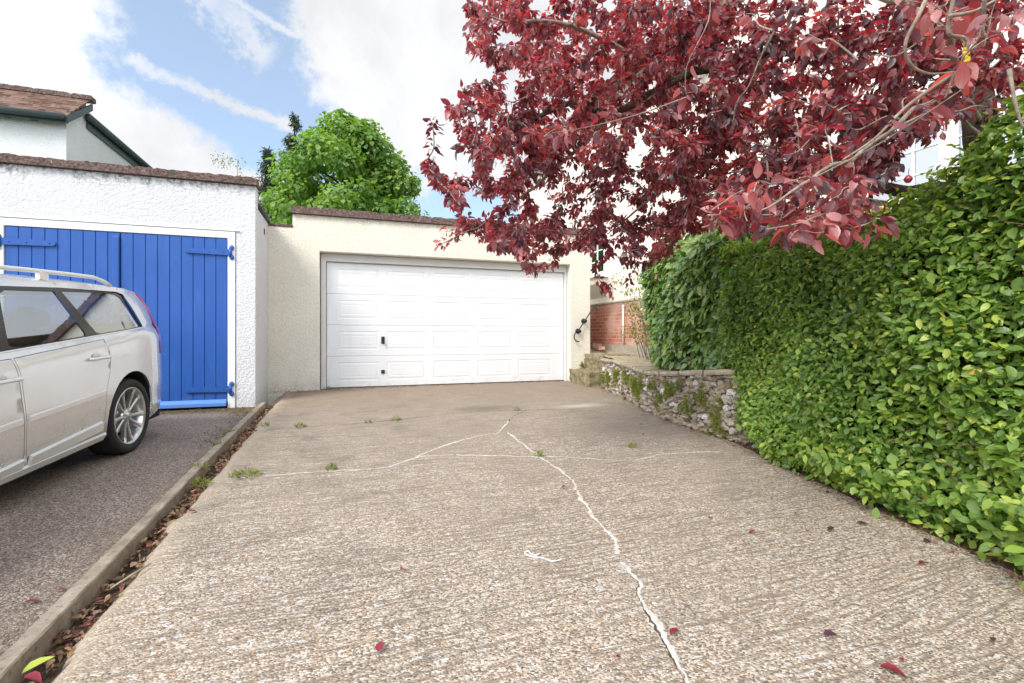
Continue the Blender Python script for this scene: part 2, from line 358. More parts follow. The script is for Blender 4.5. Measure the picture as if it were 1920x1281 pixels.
def m_tarmac():
    m, t = new_mat('tarmac'); P = t.pos
    a = t.sep(t.vor(P, 150, 'F1', 'Color')); d = t.vor(P, 150); b = t.noise(P, 1.2, 5, .6)
    c = t.ramp(a[0], [(0, (.11, .084, .067)), (.45, (.28, .222, .182)), (.8, (.43, .352, .292)), (1, (.64, .56, .49))])
    c = t.mix(t.math('MULTIPLY', t.step(b, .45, .7), .35), c, (.10, .085, .07))
    x, y, z = t.sep(P)[:3]
    near = t.step(t.math('ADD', y, t.math('MULTIPLY', b, .9)), 7.05, 7.65)
    c = t.mix(t.math('MULTIPLY', near, t.step(t.noise(P, 22, 4, .7), .3, .55)), c, (.10, .075, .03))
    kerb = t.step(t.math('ADD', x, t.math('MULTIPLY', t.math('SUBTRACT', t.noise(P, 9, 4), .5), .5)), -1.36, -1.12)
    c = t.mix(t.math('MULTIPLY', kerb, .4), c, (.16, .12, .08))
    setp(t, base=c, rough=.9, spec=.25, normal=t.bump(t.math('ADD', t.math('MULTIPLY', d, -.8), t.noise(P, 300, 2)), 1, .006)); return m
M['tarmac'] = m_tarmac()
def m_stonelike(name, c0, c1, c2, scale=20, bd=.008, lich=None):
    m, t = new_mat(name); a = t.noise(t.pos, scale, 6, .65); b = t.noise(t.pos, scale*5, 4, .6)
    c = t.ramp(a, [(.3, c0), (.5, c1), (.7, c2)]); c = t.mix(t.step(b, .55, .75), c, tuple(x*.55 for x in c0))
    if lich: c = t.mix(t.step(t.noise(t.pos, scale*.55, 5, .7), .56, .66), c, lich)
    setp(t, base=c, rough=.92, spec=.2, normal=t.bump(t.math('ADD', a, t.math('MULTIPLY', b, .5)), 1, bd)); return m
M['kerb'] = m_stonelike('kerb_concrete', (.20, .165, .125), (.30, .25, .195), (.40, .345, .28), 9, .004)
M['filler'] = m_stonelike('mortar_filler', (.44, .39, .34), (.67, .63, .58), (.80, .77, .73), 28, .006)
M['crackdark'] = m_stonelike('open_crack', (.05, .04, .03), (.09, .07, .05), (.16, .13, .09), 40, .006)
M['slab'] = m_stonelike('stone_slab', (.27, .22, .15), (.39, .33, .24), (.50, .44, .34), 7, .008, (.20, .19, .09))
M['step'] = m_stonelike('mossy_step', (.14, .115, .06), (.26, .215, .13), (.38, .32, .22), 14, .014, (.13, .13, .04))
M['mortar'] = m_stonelike('wall_mortar', (.26, .215, .16), (.40, .34, .27), (.52, .46, .38), 18, .012)
M['soil'] = m_stonelike('soil', (.05, .036, .024), (.10, .072, .05), (.18, .135, .09), 16, .02)
M['ground'] = m_stonelike('rough_grass', (.035, .05, .018), (.06, .085, .025), (.10, .12, .04), 3, .03)
M['plinth'] = m_stonelike('plinth_concrete', (.30, .27, .21), (.38, .34, .28), (.46, .42, .35), 9, .004)
M['bark'] = m_stonelike('dark_bark', (.035, .028, .022), (.085, .065, .05), (.16, .125, .095), 30, .012)
M['twigbark'] = m_stonelike('grey_twig_bark', (.16, .125, .10), (.27, .22, .18), (.40, .34, .29), 30, .002, (.36, .35, .24))
def m_rubble():
    m, t = new_mat('flint_rubble'); at = t.node('ShaderNodeAttribute', attribute_name='lp'); tint = t.sep(at.outputs['Vector'])[2]
    c = t.ramp(tint, [(0, (.22, .165, .11)), (.25, (.33, .265, .185)), (.5, (.43, .37, .30)), (.72, (.42, .385, .35)), (.88, (.56, .53, .50)), (1, (.78, .76, .74))])
    n = t.noise(t.pos, 40, 5, .65); c = t.mix(t.step(n, .5, .75), c, (.16, .12, .08))
    setp(t, base=c, rough=.85, spec=.3, normal=t.bump(n, 1, .012)); return m
M['rubble'] = m_rubble()
def m_brick():
    m, t = new_mat('red_brick'); x, y, z = t.sep(t.pos)[:3]
    br = t.node('ShaderNodeTexBrick'); br.offset = .5; t.put(br.inputs['Vector'], t.comb(t.math('ADD', y, x), z, 0))
    br.inputs['Scale'].default_value = 1; br.inputs['Brick Width'].default_value = .225; br.inputs['Row Height'].default_value = .075
    br.inputs['Mortar Size'].default_value = .007; br.inputs['Mortar Smooth'].default_value = .3; br.inputs['Bias'].default_value = 0
    br.inputs['Color1'].default_value = (.55, .19, .115, 1); br.inputs['Color2'].default_value = (.42, .135, .08, 1); br.inputs['Mortar'].default_value = (.52, .45, .38, 1)
    c = br.outputs['Color']; eff_lit = t.math('MULTIPLY', t.step(t.noise(t.pos, 2.2, 5, .65), .40, .62), t.math('SUBTRACT', 1, t.step(y, 9.0, 9.25)))  # efflorescence; left off the far end, painting that end as shaded
    c = t.mix(t.math('MULTIPLY', eff_lit, .72), c, (.62, .42, .35))
    top = t.step(z, 1.36, 1.42); c = t.mix(t.math('MULTIPLY', top, .5), c, (.36, .27, .23))
    hh = t.math('ADD', t.math('MULTIPLY', br.outputs['Fac'], -1), t.math('MULTIPLY', t.noise(t.pos, 60, 4), .4))
    setp(t, base=c, rough=.9, spec=.2, normal=t.bump(hh, .8, .008)); return m
M['brick'] = m_brick()
def glass_mat(name, tint, gloss=(.9, .95, 1), ior=1.5, boost=.08):
    m = bpy.data.materials.new(name); m.use_nodes = True; t = NT(m.node_tree); t.n.clear()
    o = t.node('ShaderNodeOutputMaterial'); tr = t.node('ShaderNodeBsdfTransparent'); tr.inputs[0].default_value = (*tint, 1)
    gl = t.node('ShaderNodeBsdfGlossy'); gl.inputs['Color'].default_value = (*gloss, 1); gl.inputs['Roughness'].default_value = .02
    fr = t.node('ShaderNodeFresnel'); fr.inputs[0].default_value = ior
    f = t.math('ADD', t.math('MULTIPLY', fr.outputs[0], 1.6), boost, clamp=True)
    mx = t.node('ShaderNodeMixShader'); t.l.new(f, mx.inputs[0]); t.l.new(tr.outputs[0], mx.inputs[1]); t.l.new(gl.outputs[0], mx.inputs[2]); t.l.new(mx.outputs[0], o.inputs[0])
    return m
M['car_glass'] = glass_mat('car_glass', (.55, .62, .63), boost=.28)
M['win_glass'] = glass_mat('window_glass', (.25, .32, .38), boost=.35)
def m_carpaint():
    m, t = new_mat('silver_paint'); fl = t.noise(t.obj, 900, 2); dirt = t.noise(t.obj, 7, 5, .65); z = t.sep(t.obj)[2]
    c = t.mix(fl, (.66, .66, .66), (.75, .75, .75))
    d = t.math('MULTIPLY', t.math('SUBTRACT', 1, t.step(z, .2, .75)), t.step(dirt, .35, .7))
    c = t.mix(t.math('MULTIPLY', d, .14), c, (.42, .40, .37))
    setp(t, base=c, rough=t.math('ADD', .24, t.math('MULTIPLY', d, .05)), metal=.55, coat=.8, coatr=.03); return m
M['paint'] = m_carpaint()
M['black_gloss'] = simple('black_trim', (.012, .012, .013), .18, spec=.6)
M['alloy'] = simple('alloy', (.62, .62, .63), .28, metal=.9, var=.05)
M['chrome'] = simple('chrome', (.7, .7, .7), .12, metal=1, var=.02)
M['red_lens'] = simple('red_lens', (.80, .035, .09), .2, coat=.8, var=.1)
M['clear_lens'] = simple('clear_lens', (.6, .62, .64), .1, coat=.8)
M['seat_cloth'] = simple('seat_cloth', (.11, .105, .10), .85)
M['white_gloss'] = simple('white_rail', (.78, .78, .77), .3, metal=.2, var=.03)
def leaf_mat(name, stops, trans, tmix=.35, rough=.38, spec=.5, rib=.35, bumpy=.3):
    m = bpy.data.materials.new(name); m.use_nodes = True; t = NT(m.node_tree); t.n.clear()
    o = t.node('ShaderNodeOutputMaterial'); p = t.node('ShaderNodeBsdfPrincipled')
    at = t.node('ShaderNodeAttribute', attribute_name='lp'); a, l, tint = t.sep(at.outputs['Vector'])[:3]
    c = t.ramp(tint, stops)
    aa = t.math('ABSOLUTE', a)
    ribm = t.math('SUBTRACT', 1, t.step(aa, .03, .14))
    vein = t.math('FRACT', t.math('ADD', t.math('MULTIPLY', l, 7), t.math('MULTIPLY', aa, -2.2)))
    vm = t.math('MULTIPLY', t.math('SUBTRACT', 1, t.step(t.math('ABSOLUTE', t.math('SUBTRACT', vein, .5)), .03, .16)), .5)
    rv = t.math('MULTIPLY', t.math('MAXIMUM', ribm, vm), rib)
    c2 = t.mix(rv, c, t.mix(.5, c, (.5, .5, .42)))
    pos = t.node('ShaderNodeNewGeometry').outputs['Position']
    c2 = t.mix(t.math('MULTIPLY', t.noise(pos, 60, 3, .6), .5), c2, t.vmath('MULTIPLY', c2, (.6, .6, .6)))
    t.put(p.inputs['Base Color'], c2); p.inputs['Roughness'].default_value = rough; p.inputs['Specular IOR Level'].default_value = spec
    t.put(p.inputs['Normal'], t.bump(t.math('ADD', t.math('MULTIPLY', vm, -1), t.noise(pos, 110, 2)), bumpy, .004))
    tl = t.node('ShaderNodeBsdfTranslucent'); t.put(tl.inputs[0], t.ramp(tint, trans))
    mx = t.node('ShaderNodeMixShader'); mx.inputs[0].default_value = tmix
    t.l.new(p.outputs[0], mx.inputs[1]); t.l.new(tl.outputs[0], mx.inputs[2]); t.l.new(mx.outputs[0], o.inputs[0])
    return m
M['plum_leaf'] = leaf_mat('plum_leaf', [(0, (.055, .036, .050)), (.3, (.10, .050, .068)), (.65, (.24, .098, .115)), (1, (.56, .28, .28))],
                          [(0, (.22, .014, .03)), (.45, (.60, .026, .052)), (1, (1.0, .11, .09))], .45, .33, .75, .25)
M['hedge_leaf'] = leaf_mat('viburnum_leaf', [(0, (.08, .16, .034)), (.45, (.205, .345, .062)), (.8, (.36, .49, .08)), (.95, (.52, .62, .11)), (.97, (.40, .44, .05)), (1, (.55, .34, .03))],
                           [(0, (.06, .22, .02)), (.6, (.36, .66, .05)), (1, (.65, .75, .08))], .36, .34, .55, .22)
M['laurel_leaf'] = leaf_mat('laurel_leaf', [(0, (.065, .135, .028)), (.5, (.185, .325, .055)), (.9, (.38, .49, .08)), (.96, (.30, .36, .04)), (1, (.42, .12, .03))],
                            [(0, (.05, .2, .02)), (1, (.3, .5, .05))], .20, .22, .8, .3)
M['tree_leaf'] = leaf_mat('sycamore_leaf', [(0, (.05, .14, .025)), (.5, (.175, .31, .06)), (1, (.40, .50, .11))],
                          [(0, (.10, .32, .02)), (1, (.42, .68, .06))], .40, .45, .4, .15)
M['conifer_leaf'] = leaf_mat('conifer_leaf', [(0, (.022, .04, .025)), (.6, (.05, .08, .04)), (1, (.12, .15, .07))], [(0, (.05, .1, .03)), (1, (.15, .2, .06))], .2, .6, .3, 0)
M['gold_leaf'] = leaf_mat('golden_leaf', [(0, (.22, .28, .02)), (.5, (.42, .46, .03)), (1, (.62, .60, .05))], [(0, (.5, .6, .03)), (1, (.8, .8, .08))], .4, .4, .4, .1)
M['weed_leaf'] = leaf_mat('weed_leaf', [(0, (.11, .13, .03)), (.5, (.21, .25, .05)), (1, (.36, .36, .09))], [(0, (.2, .3, .03)), (1, (.4, .5, .08))], .3, .55, .3, .1)
M['rock_leaf'] = leaf_mat('rockery_leaf', [(0, (.10, .13, .02)), (.5, (.22, .26, .035)), (.9, (.36, .39, .05)), (1, (.44, .43, .07))], [(0, (.2, .28, .03)), (1, (.5, .5, .07))], .3, .6, .3, 0)
M['lilac'] = leaf_mat('lilac_petal', [(0, (.22, .17, .46)), (1, (.50, .44, .72))], [(0, (.3, .25, .6)), (1, (.6, .5, .8))], .3, .6, .2, 0)
M['litter'] = leaf_mat('leaf_litter', [(0, (.09, .05, .03)), (.3, (.22, .12, .06)), (.55, (.36, .22, .11)), (.75, (.46, .33, .19)), (.85, (.16, .03, .05)), (1, (.30, .10, .06))],
                       [(0, (.2, .1, .05)), (1, (.4, .2, .1))], .1, .6, .3, .3)
M['core'] = simple('core_shade', (.03, .034, .018), .95, var=.6, sc_=25, bumpd=.02, bscale=25, spec=.1)  # near-black fill colour standing in for the shade deep inside foliage

# ------------------------------------------------------------------ leaves
ROW4 = ([0, .32, .68, 1], [0, .5, .42, 0]); ROW6 = ([0, .12, .35, .62, .85, 1], [0, .27, .5, .46, .22, 0]); ROW3 = ([0, .45, 1], [0, .5, 0])
MAPLE = ([0, .25, .55, 1], [0, .55, .5, 0])
def unit(a): return a/np.maximum(np.linalg.norm(a, axis=1, keepdims=True), 1e-9)
def leaf_mesh(name, mat, pos, axis, nrm, length, width, tint, rows=ROW4, fold=.25, curl=.25, parent=None, wavy=0):
    pos = np.asarray(pos, float); N = len(pos); axis = unit(np.asarray(axis, float)); nrm = np.asarray(nrm, float)
    nrm = nrm-axis*np.sum(nrm*axis, 1, keepdims=True); nrm = unit(nrm+1e-6); side = np.cross(axis, nrm)
    length = np.broadcast_to(length, N).astype(float); width = np.broadcast_to(width, N).astype(float)
    fold = fold*RNG.uniform(.4, 1.6, N); curl = curl*RNG.uniform(-.3, 1.8, N)
    ts, ws = rows; R = len(ts); V = []; A = []
    for i, (t, wd) in enumerate(zip(ts, ws)):
        c = pos+axis*(length*t)[:, None]-nrm*(curl*length*t*t)[:, None]
        if wd == 0: V.append(c); A.append((0, t))
        else:
            for sgn in (-1, 0, 1):
                off = side*(sgn*wd*width)[:, None]+nrm*(abs(sgn)*wd*width*fold)[:, None]
                if wavy and sgn: off = off+nrm*(RNG.uniform(-wavy, wavy, N)*width)[:, None]
                V.append(c+off); A.append((sgn*wd*2, t))
    K = len(V); verts = np.stack(V, 1).reshape(-1, 3)
    faces = []; cnt = 0; 
    tri = []; quad = []
    base = 0; k = 0; starts = []
    for wd in ws:
        starts.append(k); k += 1 if wd == 0 else 3
    for i in range(R-1):
        a, b = starts[i], starts[i+1]
        if ws[i] == 0: tri += [(a, b, b+1), (a, b+1, b+2)]
        elif ws[i+1] == 0: tri += [(a, b, a+1), (a+1, b, a+2)]
        else: quad += [(a, b, b+1, a+1), (a+1, b+1, b+2, a+2)]
    offs = (np.arange(N)*K)[:, None, None]
    tq = (np.array(tri)[None]+offs).reshape(-1); qq = (np.array(quad)[None]+offs).reshape(-1) if quad else np.zeros(0, int)
    loops = np.concatenate([tq, qq]).astype(np.int32); nt, nq = N*len(tri), N*len(quad)
    me = bpy.data.meshes.new(name); me.vertices.add(len(verts)); me.vertices.foreach_set('co', verts.ravel())
    me.loops.add(len(loops)); me.loops.foreach_set('vertex_index', loops)
    me.polygons.add(nt+nq); me.polygons.foreach_set('loop_start', np.concatenate([np.arange(nt)*3, nt*3+np.arange(nq)*4]).astype(np.int32))
    me.polygons.foreach_set('use_smooth', np.ones(nt+nq, bool))
    at = me.attributes.new('lp', 'FLOAT_VECTOR', 'POINT'); d = np.empty((N, K, 3)); d[:, :, :2] = np.array(A)[None]; d[:, :, 2] = np.asarray(tint)[:, None]
    at.data.foreach_set('vector', d.ravel()); me.materials.append(mat); me.update(); me.validate()
    o = bpy.data.objects.new(name, me); link(o, parent); return o
def rnd_dir(n): return unit(RNG.normal(size=(n, 3)))

# ------------------------------------------------------------------ ground surfaces
def zc(y): return -.035*(8.6-y)
def zt(y): return -.131+.019*(min(y, 7.4)-5) if y > 5 else -.131-.035*(5-y)
S_, C_ = math.sin(YAW), math.cos(YAW)
def gpt(px, py, lift=0.0):       # point of the concrete slope seen at a place in the photograph
    u = (px-960)/900; k = (py-630)/900; X, Y = S_+u*C_, C_-u*S_
    d = (CAM_H+.035*8.6)/(k+.035*Y); return Vector((d*X, d*Y, CAM_H-d*k+lift))
def xright(y):                   # right-hand edge of the concrete
    P = [(-4, 2.55), (.5, 2.75), (1.37, 2.99), (2.28, 3.2), (3.86, 3.6), (4.94, 3.65), (6.16, 3.97), (7.66, 4.33), (8.6, 4.5)]
    for (a, xa), (b, xb) in zip(P, P[1:]):
        if y <= b: return xa+(xb-xa)*max(0, (y-a)/(b-a))
    return P[-1][1]
def xedge(y): return -.93+.055*wnoise((y*1.7, 3, 0))+.035*wnoise((y*6, 1, 0))
mb = MB(); mb.box(-300, 300, -300, 300, -1.2, -.75); g = mb.build('ground', M['ground']); tag(g, kind='structure')
# concrete drive: a grid with a broken left edge that falls into the gully beside the kerb
mb = MB(); NY, NX = 190, 60; vs = []
for j in range(NY+1):
    y = -5+13.62*j/NY; xr = xright(y)+.12
    for i in range(NX+1):
        f = (i/NX)**1.5; x = -1.03+(xr+1.03)*f; e = xedge(y); k = min(1, max(0, (x-(e-.06))/.10)); k = k*k*(3-2*k)
        vs.append((x, y, zc(y)-.075*(1-k)+.006*wnoise((x, y, 0), 1.3)))
fs = [(j*(NX+1)+i, j*(NX+1)+i+1, (j+1)*(NX+1)+i+1, (j+1)*(NX+1)+i) for j in range(NY) for i in range(NX)]
mb.add(vs, fs, 0, True)
rj = random.Random(77)
def crack(px_pts, w0, w1, mi, jag=.35, steps=7, lift=.0):
    P = [gpt(*p) for p in px_pts]; pts = []
    for a, b in zip(P, P[1:]):
        n = max(2, int((b-a).length/.011))
        pts += [a.lerp(b, i/n) for i in range(n)]
    pts.append(P[-1]); L = []; n = len(pts)
    for i, p in enumerate(pts):
        t = (pts[min(i+1, n-1)]-pts[max(i-1, 0)]).normalized(); q = Vector((-t.y, t.x, 0)); f = i/(n-1)
        ww = (w0+(w1-w0)*f)*(1+jag*1.6*wnoise(p*9)+jag*wnoise(p*31))
        ww *= .55+.75*max(0, .5+1.2*wnoise(p*4.3))
        p = p+q*(.016*wnoise(p*11)+.008*wnoise(p*37)); zz = zc(p.y)+.006*wnoise((p.x, p.y, 0), 1.3)
        L.append((Vector((p.x, p.y, zz+.0008))+q*ww*rj.uniform(.28, .72), Vector((p.x, p.y, zz+.0020)), Vector((p.x, p.y, zz+.0008))-q*ww*rj.uniform(.28, .72)))
    vs = [v for tri in L for v in tri]
    fs = [(i*3+k, i*3+k+1, i*3+k+4, i*3+k+3) for i in range(len(L)-1) for k in (0, 1) if wnoise(L[i][1]*7.3+Vector((0, 0, mi))) > -.62]
    mb.add(vs, fs, mi, False)
main = [(952, 810), (975, 829), (1010, 856), (1054, 883), (1075, 902), (1087, 929), (1108, 962), (1133, 990), (1156, 1017), (1160, 1050), (1179, 1073), (1204, 1092), (1200, 1117), (1217, 1150), (1246, 1192), (1262, 1233), (1287, 1271), (1310, 1310)]
crack(main, .018, .024, 1)
crack([(p[0]-2.0-(p[1]-800)*.010, p[1]) for p in main[9:]], .004, .008, 2, .9)
crack([(954, 790), (933, 812), (892, 819), (846, 831), (800, 848), (779, 859), (729, 877), (662, 882), (600, 884), (500, 892), (448, 897)], .018, .015, 1)
crack([(779, 856), (858, 853), (933, 855), (1010, 857), (1050, 856), (1142, 862), (1192, 862), (1237, 852), (1308, 848), (1350, 848)], .020, .022, 1, .2)
crack([(833, 777), (908, 771), (987, 770), (1042, 767), (1120, 772)], .016, .012, 2, .6)
crack([(954, 790), (962, 781), (987, 770)], .012, .012, 2, .6)
crack([(500, 806), (565, 801), (640, 797), (745, 788), (830, 778)], .010, .010, 2, .8)
drive = mb.build('driveway', [M['concrete'], M['filler'], M['crackdark']]); tag(drive, kind='structure')
mb = MB(); vs = []; NY = 90
for j in range(NY+1):
    y = -5+12.6*j/NY
    for i in range(21):
        x = -7+5.94*i/20; vs.append((x, y, zt(y)+.004*wnoise((x, y, 0), 1.1)))
mb.add(vs, [(j*21+i, j*21+i+1, (j+1)*21+i+1, (j+1)*21+i) for j in range(NY) for i in range(20)], 0, True)
tag(mb.build('tarmac', M['tarmac']), kind='structure')
# gully floor between the kerb and the concrete
mb = MB(); vs = []
for j in range(81):
    y = -5+12.5*j/80; vs += [(-1.09, y, zc(y)-.062), (-.80, y, zc(y)-.060)]
mb.add(vs, [(2*j, 2*j+1, 2*j+3, 2*j+2) for j in range(80)], 0, True); tag(mb.build('gully_soil', M['soil']), kind='structure')
# soil bed under the hedge and behind the stone wall
mb = MB(); vs = []; NYs = 60
for j in range(NYs+1):
    y = -5+9.0*j/NYs; xr = xright(y)
    for i, dxx in enumerate((.02, .12, .3, .8, 1.6, 3.4)):
        vs.append((xr+dxx, y, zc(y)+(.004, .02, .05, .14, .25, .32)[i]+.012*wnoise((dxx*5, y*4, 0))))
mb.add(vs, [(j*6+i, j*6+i+1, (j+1)*6+i+1, (j+1)*6+i) for j in range(NYs) for i in range(5)], 0, True)
tag(mb.build('soil', M['soil']), kind='structure')

# ------------------------------------------------------------------ kerb edging
mb = MB(); rough = []
p = -5.0; K = 150; vs = []; ring = [(-.036, -.09), (-.036, .022), (-.030, .028), (.026, .028), (.032, .022), (.032, -.09)]
for j in range(K+1):
    y = -5+12.25*j/K; zz = zc(y)
    sag = .010*math.sin(y*1.3)+.006*math.sin(y*3.1+1); xo = -1.075+.012*math.sin(y*.8+1)
    for a, h in ring:
        q = (xo+a+.004*wnoise((a*60, y*9, h*50)), y, zz+h+sag*.35+.004*wnoise((a*40, y*7, 4))*(h > 0)); vs.append(q)
n6 = len(ring); mb.add(vs, [(j*n6+i, (j+1)*n6+i, (j+1)*n6+(i+1) % n6, j*n6+(i+1) % n6) for j in range(K) for i in range(n6)]+[tuple(K*n6+i for i in range(n6)), tuple(range(n6-1, -1, -1))])
kerb = mb.build('kerb_edging', M['kerb']); tag(kerb, 'long narrow weathered edging strip between the dark tarmac and the pale concrete drive', 'kerb edging')

# ------------------------------------------------------------------ cream garage
YC = 8.40; YD = 8.60; XL, XR = -1.19, 4.52; OX0, OX1, OZ = -.415, 4.085, 2.255; XSTEP = -.82
cg = thing('cream_garage', 'cream roughcast garage with a wide white panelled door and mossy coping', 'garage', (1.85, YC, 0))
mb = MB()
us = [XL, XSTEP, OX0, OX1, XR]; zs = [-.3, OZ, 2.62, 2.84]
wall_grid(mb, us, zs, lambda i, j: (i == 2 and j == 0) or (i == 0 and j == 2), YC, YC+.24)
mb.box(XL, XL+.2, YC+.24, 14, -.3, 2.5); mb.box(XR-.22, XR, YC+.24, 14, -.3, 2.5); mb.box(XL+.2, XR-.22, 13.8, 14, -.3, 2.5)
cw = mb.build('wall', M['cream'], cg, bevel=.014, bseg=3)
mb = MB(); mb.box(XL+.2, XR-.22, YC+.24, 13.8, 2.36, 2.44); mb.build('roof', M['gutter'], cg)
mb = MB()
rough_strip(mb, (XSTEP-.03, YC+.10, 2.841), (XR+.03, YC+.10, 2.841), .31, .035, .007, seed=3, unit=.165, gap=.008)
rough_strip(mb, (XSTEP-.02, YC+.11, 2.878), (XR+.02, YC+.11, 2.878), .26, .082, .013, seed=8, unit=.225, gap=.012)
rough_strip(mb, (XL, YC+.12, 2.621), (XSTEP+.0, YC+.12, 2.621), .27, .035, .004, seed=5, unit=.3)
mb.build('coping', M['coping'], cg)
# door frame
mb = MB(); fx0, fx1 = OX0+.012, OX1-.008
dx0, dx1, dz0, dz1 = -.318, 4.03, .012, 2.118
wall_grid(mb, [fx0, dx0-.008, dx1+.008, fx1], [-.25, dz1+.006, OZ-.006], lambda i, j: i == 1 and j == 0, YD-.055, YD+.06)
mb.build('door_frame', M['frame_paint'], cg, bevel=.004)
# sectional door: four sections of five embossed cassettes
def emboss(mb, x0, x1, z0, z1, yf):
    def loop(inx, inz, y): return [(x0+inx, y, z0+inz), (x1-inx, y, z0+inz), (x1-inx, y, z1-inz), (x0+inx, y, z1-inz)]
    L = [loop(0, 0, yf), loop(.008, .008, yf+.0045), (loop(.026, .026, yf+.0045)), loop(.044, .044, yf+.0005), loop(.07, .07, yf+.0005), loop(.08, .08, yf+.0030), loop(.09, .09, yf+.0005)]
    vs = [p for l in L for p in l]; fs = []
    for k in range(len(L)-1):
        for i in range(4): fs.append((k*4+i, k*4+(i+1) % 4, (k+1)*4+(i+1) % 4, (k+1)*4+i))
    fs.append(tuple((len(L)-1)*4+i for i in range(4))); mb.add(vs, fs, 0)
mb = MB(); NS = 4; sh = (dz1-dz0)/NS; W = dx1-dx0
for s_i in range(NS):
    z0 = dz0+s_i*sh+.004; z1 = dz0+(s_i+1)*sh-.004
    cx = [dx0]
    for k in range(5):
        a = dx0+.20+k*(W-.30)/5+.0; cx += [a-.03, a+(W-.30)/5-.17]
    cx.append(dx1); zz = [z0, z0+.10, z1-.10, z1]
    wall_grid(mb, cx, zz, lambda i, j: False, YD+.006, YD+.04) if False else None
    nu = len(cx); b = [(x, YD, z) for z in zz for x in cx]; fs = []
    for j in range(3):
        for i in range(nu-1):
            if j == 1 and i % 2 == 1: continue
            fs.append((j*nu+i, j*nu+i+1, (j+1)*nu+i+1, (j+1)*nu+i))
    mb.add(b, fs)
    for i in range(1, nu-1, 2): emboss(mb, cx[i], cx[i+1], zz[1], zz[2], YD)
    for za, zb, sg in ((z0, z0-.004, -1), (z1, z1+.004, 1)):     # rolled edges running back into the joint
        vs = [(dx0, YD, za), (dx1, YD, za), (dx1, YD+.012, zb), (dx0, YD+.012, zb)]
        mb.add(vs, [(0, 3, 2, 1) if sg < 0 else (0, 1, 2, 3)])
mb.box(dx0, dx1, YD+.013, YD+.045, dz0, dz1)
gd = mb.build('garage_door', M['gdoor'], cg)
mb = MB(); mb.box(dx0-.004, dx1+.004, YD-.004, YD+.03, -.05, dz0-.002); mb.build('door_seal', M['rubber'], gd)
def wx(px, Y): u = (px-960)/900; d = Y/(C_-u*S_); return d*(S_+u*C_)
def wz(px, py, Y): u = (px-960)/900; d = Y/(C_-u*S_); return CAM_H+d*(630-py)/900
hx, hz = wx(718, YD), wz(718, 638, YD)
mb = MB(); mb.box(hx-.028, hx+.028, YD-.012, YD-.001, hz-.062, hz+.062)
mb.tube([(hx, YD-.012, hz-.03), (hx, YD-.045, hz-.03)], .014, 12); mb.box(hx-.016, hx+.016, YD-.06, YD-.044, hz-.06, hz+.004)
mb.tube([(hx, YD-.011, hz+.035), (hx, YD-.02, hz+.035)], .012, 12); mb.build('handle', M['black_plastic'], gd, bevel=.004)
hz2 = wz(718, 697, YD); mb = MB(); mb.box(hx-.03, hx+.03, YD-.02, YD-.001, hz2-.03, hz2+.03); mb.box(hx-.018, hx+.018, YD-.032, YD-.02, hz2-.018, hz2+.014)
mb.build('lock', M['black_plastic'], gd, bevel=.005)

# ------------------------------------------------------------------ white garage with blue doors
YB = 7.33; WX0, WX1 = -6.6, -1.17; BX0, BX1, BZ = -3.93, -1.415, 2.285
wg = thing('white_garage', 'white roughcast garage with blue boarded double doors and a brick coping', 'garage', (-3.9, YB, -.1))
mb = MB(); wall_grid(mb, [WX0, BX0, BX1, WX1], [-.35, BZ, 2.925], lambda i, j: i == 1 and j == 0, YB, YB+.16)
wall_grid(mb, [YB+.16, YC-.002], [-.35, 2.655], lambda i, j: False, WX1-.2, WX1, axis='y')
mb.box(WX1-.45, WX1-.203, YB+.3, 12, -.35, 2.45); mb.box(WX0, WX0+.2, YB+.16, 12, -.35, 2.5); mb.box(WX0+.2, WX1-.46, 11.8, 12, -.35, 2.5)
mb.build('wall', M['white_rc'], wg, bevel=.016, bseg=3)
mb = MB(); mb.box(WX0+.2, WX1-.46, YB+.16, 11.8, 2.5, 2.56); mb.build('roof', M['gutter'], wg)
mb = MB(); rough_strip(mb, (WX0, YB+.07, 2.926), (WX1+.02, YB+.07, 2.926), .25, .035, .007, seed=13, unit=.165, gap=.008)
rough_strip(mb, (WX0, YB+.08, 2.963), (WX1+.01, YB+.08, 2.963), .21, .068, .012, seed=18, unit=.225, gap=.012)
mb.build('coping', M['coping'], wg)
mb = MB(); rough_strip(mb, (WX1-.10, YB+.18, 2.700), (WX1-.10, YC+.02, 2.656), .26, .035, .003, seed=25); mb.build('side_coping', M['gutter'], wg)
mb = MB(); mb.box(WX1-.02, WX1+.004, 7.98, 8.06, 2.40, 2.49); mb.build('vent', M['dark'], wg)
mb = MB(); ddx0, ddx1, ddz = -3.83, -1.513, 2.185
wall_grid(mb, [BX0+.004, ddx0-.004, ddx1+.004, BX1-.004], [-.2, ddz+.004, BZ-.003], lambda i, j: i == 1 and j == 0, YB-.012, YB+.09)
mb.build('door_frame', M['white_paint'], wg, bevel=.006)
mb = MB(); mb.box(BX0-.03, BX1+.05, YB-.022, YB-.003, BZ+.002, BZ+.018); mb.build('lintel_bead', M['white_paint'], wg, bevel=.004)
